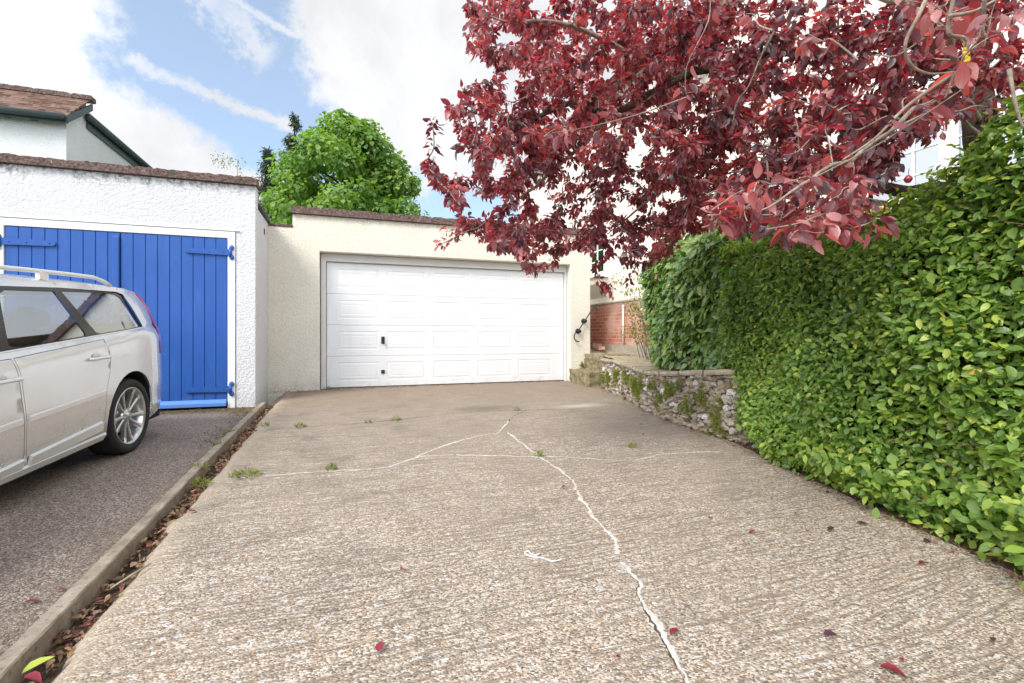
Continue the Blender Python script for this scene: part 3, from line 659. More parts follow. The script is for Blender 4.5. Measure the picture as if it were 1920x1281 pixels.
def hinge(parent, x_pivot, sgn, z):
    """strap hinge: strap towards the door's middle, pin block on the frame"""
    mb = MB(); yf = YB-.012; L = .50
    outline = [(-.02, .040), (L-.025, .031), (L, .012), (L, -.012), (L-.025, -.031), (-.02, -.040)]
    pts = [(x_pivot+sgn*a, z+b) for a, b in outline]
    vs = [(x, yf-.002, zz) for x, zz in pts]+[(x, yf-.014, zz) for x, zz in pts]; n = len(pts)
    fs = [tuple(range(n)), tuple(range(2*n-1, n-1, -1))]+[(i, (i+1) % n, n+(i+1) % n, n+i) for i in range(n)]
    mb.add(vs, fs)
    mb.tube([(x_pivot-sgn*.03, yf-.012, z-.06), (x_pivot-sgn*.03, yf-.012, z+.06)], .020, 10)
    for k in (-1, 1): mb.ico((x_pivot-sgn*.045, yf-.012, z+k*.065), .030, .014, .036, 2, .03, 1)
    for a in (.06, .22, .44): mb.ico((x_pivot+sgn*a, yf-.014, z), .011, .007, .011, 1, 0, 1)
    return mb.build('hinge', M['blue'], parent, bevel=0, weld=False)
def leaf(x0, x1, nb, hinge_x, sgn):
    mb = MB(); z0, z1 = -.02, ddz-.004; bw = (x1-x0)/nb; yf = YB+.0
    for k in range(nb):
        a, b = x0+k*bw+.0022, x0+(k+1)*bw-.0022; v = .004; dy = .002*wnoise((k*1.7, x0, 0))
        prof = [(a, yf+.03), (a, yf+v+dy), (a+v, yf+dy), (b-v, yf+dy), (b, yf+v+dy), (b, yf+.03)]
        vs = [(x, y, z) for z in (z0, z1) for x, y in prof]; n = len(prof)
        mb.add(vs, [(i, i+1, n+i+1, n+i) for i in range(n-1)]+[tuple(range(n-1, -1, -1)), tuple(range(n, 2*n))])
    mb.box(x0, x1, yf+.022, yf+.04, z0, z1)
    d = mb.build('door', M['blue'], wg)
    for z in (wz(433, 474, YB), wz(433, 729, YB)): hinge(d, hinge_x, sgn, z)
    mb = MB(); vs = [(x, y, z) for x in (x0+.004, x1-.004) for y, z in ((YB-.003, .035), (YB-.05, -.01), (YB-.05, -.055), (YB-.003, -.055))]
    mb.add(vs, [(0, 1, 2, 3), (7, 6, 5, 4), (0, 4, 5, 1), (1, 5, 6, 2), (2, 6, 7, 3), (3, 7, 4, 0)]); mb.build('weatherboard', M['blue_light'], d, bevel=.004)
    return d
mid = -2.70
dl = leaf(ddx0+.003, mid-.004, 9, ddx0-.01, 1); dr = leaf(mid+.004, ddx1-.003, 9, ddx1+.01, -1)
mb = MB(); mb.box(mid-.075, mid-.004, YB-.026, YB-.0035, .02, ddz-.05); mb.build('meeting_strip', M['blue'], dl, bevel=.012, bseg=3)

# ------------------------------------------------------------------ house behind the white garage
k = 12.5/11; HX = -4.87*k; HY = 12.5
hs = thing('rendered_house', 'white rendered house with a small clay tiled roof behind the white garage', 'house', (HX-3, HY, -.3))
ez = 5.42
mb = MB(); mb.box(-15, HX, HY, 24, -.85, ez+.02)
r0 = .80; rz = ez+.02+r0*.86
vs = [(HX, HY, ez+.02), (HX, HY+r0, rz-.06), (HX, HY+r0+.55, ez+.02), (-15, HY, ez+.02), (-15, HY+r0, rz-.06), (-15, HY+r0+.55, ez+.02)]
mb.add(vs, [(0, 2, 1), (3, 4, 5), (0, 1, 4, 3), (1, 2, 5, 4)]); mb.build('wall', M['house_rc'], hs)
mb = MB(); N = 11; ov = .10; yb = HY-.17; zb = ez-.02; zt_ = rz+.04; yt = HY+r0
for i in range(N):      # tile courses, each lapped over the one below
    a = i/N; b = (i+1)/N+.03; y0 = yb+(yt-yb)*a; y1 = yb+(yt-yb)*b; z0 = zb+(zt_-zb)*a; z1 = zb+(zt_-zb)*b-.02; NT_ = 90
    vs = []; 
    for j in range(NT_+1):
        x = -15+(HX+ov+15)*j/NT_; jz = .010*wnoise((x*3, i*4.0, 0))
        vs += [(x, y0-.01, z0+.018+jz), (x, y0-.006, z0+.045+jz), (x, y1, z1+.045+jz), (x, y1, z1+.01)]
    mb.add(vs, [(j*4+q, (j+1)*4+q, (j+1)*4+(q+1) % 4, j*4+(q+1) % 4) for j in range(NT_) for q in range(4)]+[(0, 1, 2, 3), tuple(NT_*4+q for q in (3, 2, 1, 0))])
vs = [(x, y, z) for x in (-15, HX-.03) for y, z in ((yt, zt_-.02), (yt+.85, ez+.12), (yt+.85, ez+.06), (yt, zt_-.08))]
mb.add(vs, [(0, 1, 2, 3), (7, 6, 5, 4), (0, 4, 5, 1), (1, 5, 6, 2), (2, 6, 7, 3), (3, 7, 4, 0)])
rf = mb.build('roof', M['tiles'], hs)
mb = MB(); rough_strip(mb, (-15, yt+.02, zt_-.01), (HX+ov+.03, yt+.02, zt_-.01), .24, .10, .012, seg=.05, seed=31, unit=.33, gap=.02); mb.build('ridge_tiles', M['coping'], rf)
mb = MB(); mb.tube([(-15, HY-.24, ez-.06), (HX+ov-.03, HY-.24, ez-.06)], .065, 10); mb.box(-15, HX+ov, HY-.18, HY-.15, ez-.16, ez+.0); mb.build('front_gutter', M['gutter'], hs)
mb = MB()               # bargeboard under the verge
vs = [(x, y, z) for x in (HX+ov-.03, HX+ov+.01) for y, z in ((HY-.19, ez-.16), (yt+.05, rz-.16), (yt+.05, rz-.01), (HY-.19, ez-.0))]
mb.add(vs, [(0, 1, 2, 3), (7, 6, 5, 4), (0, 4, 5, 1), (1, 5, 6, 2), (2, 6, 7, 3), (3, 7, 4, 0)]); mb.build('bargeboard', M['gutter'], hs)
gz = 5.70
mb = MB(); mb.tube([(HX+.10, HY+r0-.12, gz+.06), (HX+.10, 23, gz+.06)], .075, 10); mb.box(HX+.003, HX+.035, HY+r0+.0, 23, gz-.16, gz+.10); mb.build('side_gutter', M['gutter'], hs)
mb = MB(); mb.box(HX-.6, HX-.002, HY+r0*.62, 23.0, ez-.2, gz+.10); mb.build('eaves_wall', M['house_rc'], hs)
for i in range(10): mb = MB(); mb.box(-6.1-i*.42, -6.0-i*.42, HY-.15, HY-.002, ez-.13, ez-.05); mb.build('rafter_end', M['gutter'], hs)

# ------------------------------------------------------------------ house on the right
HW = 5.30
hr = thing('cream_house', 'cream rendered house with a red brick plinth rising behind the hedge', 'house', (HW+2, 10, .4))
mb = MB(); mb.box(HW, 13, 7.2, 14.6, 1.56, 6.0); mb.box(6.2, 13, -3, 7.2, .2, 6.4); mb.build('wall', M['house_cream'], hr)
mb = MB(); mb.box(HW-.03, 12.9, 7.17, 14.63, .66, 1.56); mb.build('brick_plinth', M['brick'], hr)
mb = MB(); mb.box(HW-.08, 12.8, 7.1, 14.7, .2, .70); mb.build('plinth_footing', M['plinth'], hr)
mb = MB(); mb.box(HW-.045, 12.9, 7.16, 14.6, 1.562, 1.60); mb.build('plinth_ledge', M['plinth'], hr, bevel=.006)
mb = MB(); vs = [(HW-.4, 6.8, 5.95), (HW-.4, 15, 5.95), (9.2, 15, 8.8), (9.2, 6.8, 8.8), (13.4, 15, 5.95), (13.4, 6.8, 5.95)]
mb.add(vs, [(0, 3, 2, 1), (3, 5, 4, 2), (0, 1, 4, 5), (0, 5, 3), (1, 2, 4)]); mb.build('roof', M['tiles'], hr)
mb = MB(); mb.tube([(HW-.075, 8.35, .70), (HW-.075, 8.35, 1.50)], .022, 10); mb.build('pipe', M['pipe'], hr)
def window(X, y0, y1, z0, z1, ny, nz_, depth=.05):
    mb = MB(); fw = .055; ys = [y0, y0+fw, y1-fw, y1]; zs = [z0, z0+fw, z1-fw, z1]
    wall_grid(mb, ys, zs, lambda i, j: i == 1 and j == 1, X-.03, X+.02, axis='y')
    for a in range(1, ny): yy = y0+fw+(y1-y0-2*fw)*a/ny; mb.box(X-.022, X-.004, yy-.012, yy+.012, z0+fw, z1-fw)
    for a in range(1, nz_): zz = z0+fw+(z1-z0-2*fw)*a/nz_; mb.box(X-.021, X-.005, y0+fw, y1-fw, zz-.011, zz+.011)
    fr = mb.build('window', M['white_paint'], hr)
    mb = MB(); mb.box(X-.008, X-.002, y0+fw, y1-fw, z0+fw, z1-fw); mb.build('pane', M['win_glass'], fr)
    mb = MB(); mb.box(X-.10, X-.003, y0-.08, y1+.08, z0-.07, z0-.002); mb.build('sill', M['white_paint'], fr, bevel=.006)
    return fr
window(6.2, 2.55, 3.35, 2.12, 3.35, 2, 4); window(6.2, 3.42, 4.3, 2.12, 3.35, 3, 4); window(6.2, 1.6, 2.48, 2.12, 3.35, 3, 4); window(6.2, 5.4, 6.5, 2.4, 3.6, 3, 4)
window(HW, 9.15, 10.15, 2.24, 3.3, 3, 4)
mb = MB()                # bracketed oriel base under the sill
vs = [(HW-.22, 9.1, 2.14), (HW-.22, 10.25, 2.14), (HW-.002, 10.25, 2.14), (HW-.002, 9.1, 2.14), (HW-.22, 9.1, 2.0), (HW-.22, 10.25, 2.0), (HW-.002, 10.25, 1.72), (HW-.002, 9.1, 1.72)]
mb.add(vs, [(0, 1, 2, 3), (4, 7, 6, 5), (0, 4, 5, 1), (1, 5, 6, 2), (2, 6, 7, 3), (3, 7, 4, 0)]); mb.box(HW-.27, HW-.002, 9.05, 10.3, 2.142, 2.165)
mb.build('oriel_base', M['house_cream'], hr)

# ------------------------------------------------------------------ steps, path, stone wall
st = thing('stone_steps', 'two mossy stone steps at the right corner of the cream garage', 'steps', (4.4, 8.0, 0))
def rough_block(mb, x0, x1, y0, y1, z0, z1, amp=.012, n=14, seed=0):
    bm = bmesh.new(); bmesh.ops.create_cube(bm, size=1); bmesh.ops.subdivide_edges(bm, edges=bm.edges, cuts=n, use_grid_fill=True)
    vs = []
    for v in bm.verts:
        q = Vector((x0+(v.co.x+.5)*(x1-x0), y0+(v.co.y+.5)*(y1-y0), z0+(v.co.z+.5)*(z1-z0)))
        d = Vector((mnoise.noise(q*9+Vector((seed, 0, 0))), mnoise.noise(q*9+Vector((0, seed, 5))), mnoise.noise(q*9+Vector((7, 0, seed)))))+.5*Vector((mnoise.noise(q*30), mnoise.noise(q*30+Vector((3, 0, 0))), mnoise.noise(q*30+Vector((0, 3, 0)))))
        vs.append(q+d*amp)
    mb.add(vs, [[v.index for v in f.verts] for f in bm.faces], 0, True); bm.free()
mb = MB(); rough_block(mb, 4.06, 5.0, 7.62, 8.37, -.25, .245, .026, 20, 1); mb.build('step', M['step'], st)
mb = MB(); rough_block(mb, 4.38, 5.1, 7.66, 8.37, .24, .525, .028, 20, 2); mb.build('step', M['step'], st)
mb = MB(); vs = []; ny = 40
for j in range(ny+1):
    y = 4.2+8*j/ny; x0 = (3.75 if y < 5 else 3.75+(y-5)*.24) if y < 7.7 else 4.5
    for i in range(9):
        x = x0+(HW-x0)*i/8; vs.append((x, y, .40+.12*min(1, max(0, (y-5.5)/2.2))+.09*min(1, max(0, (y-8.2)/1.5))+.02*wnoise((x*3, y*3, 0))))
mb.add(vs, [(j*9+i, j*9+i+1, (j+1)*9+i+1, (j+1)*9+i) for j in range(ny) for i in range(8)], 0, True); tag(mb.build('path', M['slab']), kind='structure')
WP = [(3.66, 3.2), (3.60, 3.86), (3.60, 4.40), (3.65, 4.94), (3.78, 5.55), (3.97, 6.16), (4.14, 6.9), (4.31, 7.6)]
WZ = [.56, .55, .49, .45, .42, .44, .49, .49]
def wallpt(t):
    f = t*(len(WP)-1); i = min(int(f), len(WP)-2); f -= i
    return Vector((WP[i][0]*(1-f)+WP[i+1][0]*f, WP[i][1]*(1-f)+WP[i+1][1]*f, 0)), WZ[i]*(1-f)+WZ[i+1]*f
sw = thing('stone_wall', 'low curved flint and rubble retaining wall with slab capping beside the drive', 'wall', (3.7, 5.5, -.12))
mb = MB(); vs = []; NW = 60
for i in range(NW+1):
    p_, zt2 = wallpt(i/NW); a, _ = wallpt(max(0, i/NW-.01)); b, _ = wallpt(min(1, i/NW+.01)); t = (b-a).normalized(); n = Vector((-t.y, t.x, 0))
    if n.x > 0: n = -n
    q = p_-n*.02; g0 = zc(p_.y)-.1
    vs += [(q.x, q.y, g0), (q.x-n.x*.04, q.y-n.y*.04, zt2-.05), (q.x-n.x*.34, q.y-n.y*.34, zt2-.05), (q.x-n.x*.34, q.y-n.y*.34, g0)]
mb.add(vs, [(i*4+k_, (i+1)*4+k_, (i+1)*4+(k_+1) % 4, i*4+(k_+1) % 4) for i in range(NW) for k_ in range(4)]+[(0, 1, 2, 3), tuple(NW*4+q for q in (3, 2, 1, 0))], 0, True)
mb.build('mortar_core', M['mortar'], sw)
mb = MB(); tints = []; random.seed(5); s_t = 0
tot = sum((Vector(WP[i+1])-Vector(WP[i])).length for i in range(len(WP)-1))
cnt0 = 0
for row in range(9):
    t = random.uniform(0, .02)
    while t < 1:
        p_, zt2 = wallpt(t); g0 = zc(p_.y); hgt = zt2-.05-g0; sz = random.uniform(.03, .062)
        z = g0+hgt*(row+.5+random.uniform(-.3, .3))/9
        a, _ = wallpt(max(0, t-.01)); b, _ = wallpt(min(1, t+.01)); tt = (b-a).normalized(); n = Vector((-tt.y, tt.x, 0)); n = -n if n.x > 0 else n
        lean = -.04*(z-g0)/max(hgt, .1)
        R = Matrix.Rotation(math.atan2(tt.y, tt.x), 3, 'Z') @ Matrix.Rotation(random.uniform(-.5, .5), 3, 'Y')
        c = p_+n*(lean+random.uniform(-.02, .008)); c.z = z
        nv = len(mb.v); mb.ico(c, sz*random.uniform(.8, 1.4), random.uniform(.03, .045), sz*random.uniform(.55, .95), 2, .42, random.random()*50, 0, R, False)
        tints += [random.choice([.02, .1, .2, .25, .3, .35, .4, .45, .5, .6, .7, .8, .95])]*(len(mb.v)-nv)
        t += sz*1.9/tot
ro = mb.build('rubble_face', M['rubble'], sw); at = ro.data.attributes.new('lp', 'FLOAT_VECTOR', 'POINT')
at.data.foreach_set('vector', np.array([(0, 0, t) for t in tints], dtype=float).ravel())
for i in range(9):
    t0, t1 = i/9+.004, (i+1)/9-.004; mb = MB(); vs = []; n_ = 8; dz_ = random.uniform(-.012, .012); wd = random.uniform(.28, .34)
    for q in range(n_+1):
        t = t0+(t1-t0)*q/n_; p_, zt2 = wallpt(t); a, _ = wallpt(max(0, t-.01)); b, _ = wallpt(min(1, t+.01)); tt = (b-a).normalized(); n = Vector((-tt.y, tt.x, 0)); n = -n if n.x > 0 else n
        o = .018+.012*wnoise((t*30, i, 0)); zz = zt2+dz_
        for off, h in ((o, zz-.052), (o+.008, zz-.03), (o, zz-.002), (-wd*.5, zz+.004), (-wd, zz), (-wd, zz-.05)):
            r_ = p_+n*off; vs.append((r_.x, r_.y, h+.006*wnoise((r_.x*12, r_.y*12, h*9))))
    mb.add(vs, [(q*6+k_, (q+1)*6+k_, (q+1)*6+(k_+1) % 6, q*6+(k_+1) % 6) for q in range(n_) for k_ in range(6)]+[tuple(range(6)), tuple(n_*6+k_ for k_ in range(5, -1, -1))])
    mb.build('capping_stone', M['slab'], sw)

# wrought iron handrail on the garage corner
hrail = thing('handrail', 'short black wrought iron handrail with scrolled ends on the garage corner', 'handrail', (4.4, YC, .9))
yr = YC-.075
def rp(px, py): return Vector((wx(px, yr), yr, wz(px, py, yr)))
pts = [rp(*p) for p in ((1086, 640), (1081, 640), (1077, 635), (1077, 629), (1080, 623), (1085, 619), (1097, 601), (1106, 587), (1110, 580), (1114, 577), (1118, 578), (1119, 583), (1118, 587))]
def smooth_path(P, n=5):
    out = []
    for i in range(len(P)-1):
        p0, p1, p2, p3 = P[max(i-1, 0)], P[i], P[i+1], P[min(i+2, len(P)-1)]
        for k_ in range(n):
            t = k_/n; out.append(.5*((2*p1)+(p2-p0)*t+(2*p0-5*p1+4*p2-p3)*t*t+(3*p1-p0-3*p2+p3)*t**3))
    out.append(P[-1]); return out
mb = MB(); mb.tube(smooth_path(pts), .012, 8); mb.build('rail', M['iron'], hrail)
for p in (rp(1086, 621), rp(1097, 602)):
    mb = MB(); mb.tube([(p.x, yr, p.z), (p.x, YC+.01, p.z)], .011, 8); mb.lathe([(.001, 0), (.05, .002), (.05, .010), (.02, .016)], 14, Matrix.Translation((p.x, YC-.002, p.z)) @ Matrix.Rotation(rad(90), 4, 'X'))
    mb.ico((p.x, yr-.01, p.z), .040, .032, .040, 2, .04, 2); mb.build('boss', M['iron'], hrail)

# loose bricks and a pale stone by the plinth
for (x, y, z, ry, lab) in ((5.02, 9.55, .63, .3, 'dark broken brick lying deepest at the foot of the brick plinth'), (5.02, 9.05, .62, -.4, 'orange broken brick between the dark brick and the pale pipe'), (4.96, 8.7, .60, .9, 'small red brick end lying nearest the pale pipe')):
    mb = MB(); rough_block(mb, -.10, .10, -.06, .06, -.01, .10 if 'small' not in lab else .05, .016, 6, x*9+y); o = mb.build('loose_brick', M['brick']); o.location = (x, y, z); o.rotation_euler = (0, .1, ry); tag(o, lab, 'brick', 'broken bricks at the plinth')

# ------------------------------------------------------------------ estate car (s from the rear bumper forwards, h above the road)
PITCH = .055; CD = rad(6); CN = Vector((math.cos(CD), -math.sin(CD), 0)); CBK = Vector((math.sin(CD), math.cos(CD), 0)); CP0 = Vector((-1.74, 5.0, -.131))
car = thing('estate_car', 'silver estate car with roof rails parked nose out on the tarmac', 'car', tuple(CP0-CN*.925))
CRZ = Matrix.Rotation(-CD, 4, 'Z')
def cpt(s, y, h): return CP0+CN*(y-.925)+CBK*(1.08-s)+Vector((0, 0, h-PITCH*(s-1.08)))
def interp(x, T):
    if x <= T[0][0]: return T[0][1]
    for (a, va), (b, vb) in zip(T, T[1:]):
        if x <= b:
            f = (x-a)/(b-a); return va+(vb-va)*f
    return T[-1][1]
def belt(s): return interp(s, [(.0, 1.08), (.78, 1.06), (1.39, 1.033), (2.40, .978), (3.75, .94), (4.8, .80)])
WB = [(.15, .84), (.22, .885), (.30, .915), (.55, .925), (.70, .918), (.85, .912), (.94, .895), (.985, .865), (1.0, .835), (1.05, .822), (1.2, .765), (1.35, .695), (1.41, .655), (1.45, .60), (1.5, .55)]
def wid(s, h):
    hh = h+(1.0-belt(s))*min(1, max(0, (h-.5)/.45)); v = interp(hh, WB)
    if s < 1.0: v *= interp(s, [(0, .63), (.05, .70), (.12, .765), (.20, .82), (.30, .87), (.42, .913), (.55, .945), (.70, .972), (.85, .99), (1.0, 1)])
    if s > 3.6: q = (s-3.6)/1.2; v *= 1-.02*q-.22*q**3
    if 1.0 > h > .60 and s < 1.9: pass
    return v
AX_R, AX_F = 1.08, 3.88; WR = .325; ARCH = .372
def arc(cs, a0, a1, n=18, r=ARCH, cz=.335): return [(cs+r*math.cos(rad(a0+(a1-a0)*i/n)), cz+r*math.sin(rad(a0+(a1-a0)*i/n))) for i in range(n+1)]
def pip(x, y, P):
    c = False; j = len(P)-1
    for i in range(len(P)):
        if (P[i][1] > y) != (P[j][1] > y) and x < (P[j][0]-P[i][0])*(y-P[i][1])/(P[j][1]-P[i][1])+P[i][0]: c = not c
        j = i
    return c
def dens_poly(P, d=.05):
    out = []
    for i in range(len(P)):
        a, b = Vector(P[i]), Vector(P[(i+1) % len(P)]); n = max(1, int((b-a).length/d)); out += [tuple(a.lerp(b, k_/n)) for k_ in range(n)]
    return out
def region(outer, holes=(), step=.045, off=0.0, mapw=True):
    """triangulated side-panel region in (s,h); returns verts for the right side and triangles"""
    vs = []; es = []
    loops = [dens_poly(outer)]+[dens_poly(h) for h in holes]
    for L in loops:
        b = len(vs); vs += [Vector(p) for p in L]; es += [(b+i, b+(i+1) % len(L)) for i in range(len(L))]
    xs = [p[0] for p in outer]; ys = [p[1] for p in outer]
    x = min(xs)+step/2
    while x < max(xs):
        y = min(ys)+step/2
        while y < max(ys):
            if pip(x, y, outer) and not any(pip(x, y, h) for h in holes):
                if min((Vector((x, y))-q).length for q in vs[:sum(len(L) for L in loops)]) > step*.45: vs.append(Vector((x, y)))
            y += step
        x += step
    r = delaunay_2d_cdt(vs, es, [], 0, 1e-5); V, F = r[0], r[2]
    F = [f for f in F if pip(*(sum((V[i] for i in f), Vector((0, 0)))/3), loops[0]) and not any(pip(*(sum((V[i] for i in f), Vector((0, 0)))/3), h) for h in loops[1:])]
    return V, F
def widg(s, h):            # the glasshouse carries on straight down behind the waistline
    t_ = wid(s, .60)/.925; q = h-belt(s)-.05; return t_*(.822-.40*q)-.008
def side_mesh(mb, outer, holes=(), off=0.0, mi=0, sides=(1, -1), wf=None):
    V, F = region(outer, holes); wf = wf or wid
    for sg in sides:
        P = [cpt(v.x, sg*(wf(v.x, v.y)+off), v.y) for v in V]
        mb.add(P, [(f[::-1] if sg > 0 else f) for f in F], mi, True)
def offset_poly(P, d):     # shrink towards the inside by d
    n = len(P); A = sum(P[i][0]*P[(i+1) % n][1]-P[(i+1) % n][0]*P[i][1] for i in range(n)); sg = 1 if A > 0 else -1; out = []
    for i in range(n):
        a, b, c = Vector(P[i-1]), Vector(P[i]), Vector(P[(i+1) % n]); e1 = (b-a).normalized(); e2 = (c-b).normalized()
        n1 = Vector((-e1.y, e1.x))*sg; n2 = Vector((-e2.y, e2.x))*sg; m = (n1+n2); m = m/max(.35, m.length_squared)*2*.5 if m.length > 1e-6 else n1
        out.append(tuple(b+(n1+n2).normalized()*d/max(.4, math.sqrt((1+n1.dot(n2))/2))))
    return out
REAR = [(.42, .235), (.30, .27), (.16, .33), (.07, .42), (.02, .53), (.0, .64), (.015, .73), (.05, .80), (.075, .90), (.11, 1.02), (.19, 1.12), (.30, 1.24), (.42, 1.345), (.52, 1.405)]
TOP = [(.70, 1.428), (1.0, 1.445), (1.4, 1.455), (1.8, 1.46), (2.2, 1.458), (2.6, 1.44), (2.9, 1.40)]
APIL = [(3.15, 1.30), (3.45, 1.135), (3.72, .985)]
HOOD = [(4.0, .935), (4.3, .885), (4.55, .82), (4.68, .74)]
FRONT = [(4.76, .62), (4.80, .48), (4.78, .34), (4.70, .24), (4.55, .20)]
LOW = [*arc(AX_F, -20, 200)][::1]
outer = REAR+TOP+APIL+HOOD+FRONT+[(4.30, .20)]+[p for p in arc(AX_F, -21, 201)]+[(3.48, .205), (2.6, .20), (1.50, .205)]+[p for p in arc(AX_R, -21, 201)]+[(.66, .215)]
Q = [(.845, 1.335), (.91, 1.368), (1.1, 1.378), (1.585, 1.374), (1.41, 1.06), (1.36, 1.045), (.74, 1.077), (.725, 1.10)]          # quarter glass
RD = [(1.67, 1.370), (2.10, 1.364), (2.165, 1.335), (2.275, 1.02), (2.23, 1.0), (1.56, 1.036), (1.545, 1.055)]         # rear door glass
FD = [(2.33, 1.355), (2.65, 1.335), (3.02, 1.235), (3.50, .985), (3.46, .966), (2.48, .99), (2.43, 1.01)]            # front door glass
DLO = [(.68, 1.075), (.80, 1.375), (.89, 1.395), (1.6, 1.402), (2.4, 1.385), (2.75, 1.35), (3.07, 1.25), (3.60, .975), (3.56, .955), (2.4, .982), (1.39, 1.037)]  # black surround
DLO_P = [(p[0], max(p[1], belt(p[0])+.004)) for p in DLO]
body_holes = [DLO_P]
def clampdoor(P): return P
RDOOR = [(2.345, .945), (2.31, .60), (2.30, .345), (2.26, .27), (1.60, .27), (1.49, .38), (1.475, .60), (1.42, .74), (1.40, .86), (1.42, 1.005)]
FDOOR = [(3.62, .918), (3.64, .60), (3.58, .30), (3.48, .27), (2.33, .27), (2.315, .345), (2.325, .60), (2.36, .944)]
BAND = offset_poly
mb = MB(); side_mesh(mb, outer, [DLO_P, RDOOR, FDOOR])
# lofted skin from side to side over tail, roof, bonnet and nose
prof = REAR+TOP+APIL+HOOD+FRONT
def loft(mb, pr, mi=0, bulge=.0, crown=.0, inset=0, lift=0, n=14, skip=None, cols=None):
    vs = []
    for i, (s, h) in enumerate(pr):
        wv = wid(s, h)-inset
        if lift or bulge or crown: pass
        a, b = Vector(pr[max(0, i-1)]), Vector(pr[min(len(pr)-1, i+1)]); t = (b-a).normalized(); nrm = Vector((-t.y, t.x))
        if i == 0: pass
        for k_ in range(n+1):
            f = -1+2*k_/n; y = math.copysign(1-(1-abs(f))**1.35, f); q = (1-abs(y)**2.6)
            bb = bulge(s, h) if callable(bulge) else bulge
            o = nrm*(bb*q+lift)
            vs.append(cpt(s+o.x, y*wv, h+o.y))
    mb.add(vs, [(i*(n+1)+k_, i*(n+1)+k_+1, (i+1)*(n+1)+k_+1, (i+1)*(n+1)+k_) for i in range(len(pr)-1) for k_ in range(*(cols or (0, n))) if not (skip and 0 < k_ < n-1 and skip((pr[i][0]+pr[i+1][0])/2, (pr[i][1]+pr[i+1][1])/2))], mi, True)
def glazed(s, h): return (s < .45 and 1.06 < h < 1.335) or (3.0 < s < 3.66 and 1.01 < h < 1.37)
def bul(s, h): return .06*max(0, 1-s/.6) if s < .6 else (.05 if s < 3 else (.05+.05*min(1, (s-3)/1.5)))
pd = [Vector(p) for p in prof]; dense = []
for a, b in zip(pd, pd[1:]):
    m_ = max(1, int((b-a).length/.06)); dense += [tuple(a.lerp(b, k_/m_)) for k_ in range(m_)]
dense.append(tuple(pd[-1]))
def fmap(p): return p
loft(mb, dense, 0, bul, skip=glazed)
body = mb.build('body', M['paint'], car, weld=True)
for p_ in body.data.polygons: p_.use_smooth = True
try: body.data.set_sharp_from_angle(angle=rad(38))
except Exception: pass
vs = [cpt(s, y, h) for s in (.3, 4.6) for y, h in ((-.78, .2), (.78, .2), (.78, .16), (-.78, .16))]
mb = MB(); mb.add(vs, [(0, 1, 2, 3), (7, 6, 5, 4), (0, 4, 5, 1), (1, 5, 6, 2), (2, 6, 7, 3), (3, 7, 4, 0)])
inner = [(p[0], p[1]) for p in offset_poly([(.6, .25), (.6, 1.0), (3.6, .93), (4.4, .8), (4.4, .25), (4.3, .25)], .0)]
for sg in (1, -1):   # dark inner panel behind the shut lines
    vs = []; ns = 20
    for i in range(ns+1):
        s = 1.35+(3.7-1.35)*i/ns; vs += [cpt(s, sg*(wid(s, .3)-.03), .22), cpt(s, sg*(wid(s, .6)-.03), .6), cpt(s, sg*(wid(s, .9)-.045), .9), cpt(s, sg*(wid(s, .97)-.12), .955)]
    mb.add(vs, [(i*4+k_, i*4+k_+1, (i+1)*4+k_+1, (i+1)*4+k_) for i in range(ns) for k_ in range(3)])
for cs in (AX_R, AX_F):
    for sg in (1, -1):
        vs = []; n_ = 20
        for i in range(n_+1):
            a = rad(-25+230*i/n_)
            for dep in (.915, .55):
                vs.append(cpt(cs+.368*math.cos(a), sg*dep*(1 if dep < .9 else min(1, (wid(cs+.368*math.cos(a), .335+.368*math.sin(a))-.012)/.915)), .335+.368*math.sin(a)))
        c0 = len(vs); vs.append(cpt(cs, sg*.55, .335))
        mb.add(vs, [(2*i, 2*i+1, 2*i+3, 2*i+2) for i in range(n_)]+[(2*i+1, c0, 2*i+3) for i in range(n_)])
mb.build('underbody', M['dark'], car)
def flange(mb, poly, off0, depth, sides=(1, -1), mi=0):
    P = dens_poly(poly)
    for sg in sides:
        vs = [cpt(s, sg*(wid(s, h)+off0), h) for s, h in P]+[cpt(s, sg*(wid(s, h)+off0-depth), h) for s, h in P]; n = len(P)
        mb.add(vs, [(i, (i+1) % n, n+(i+1) % n, n+i) for i in range(n)], mi, True)
doors = []
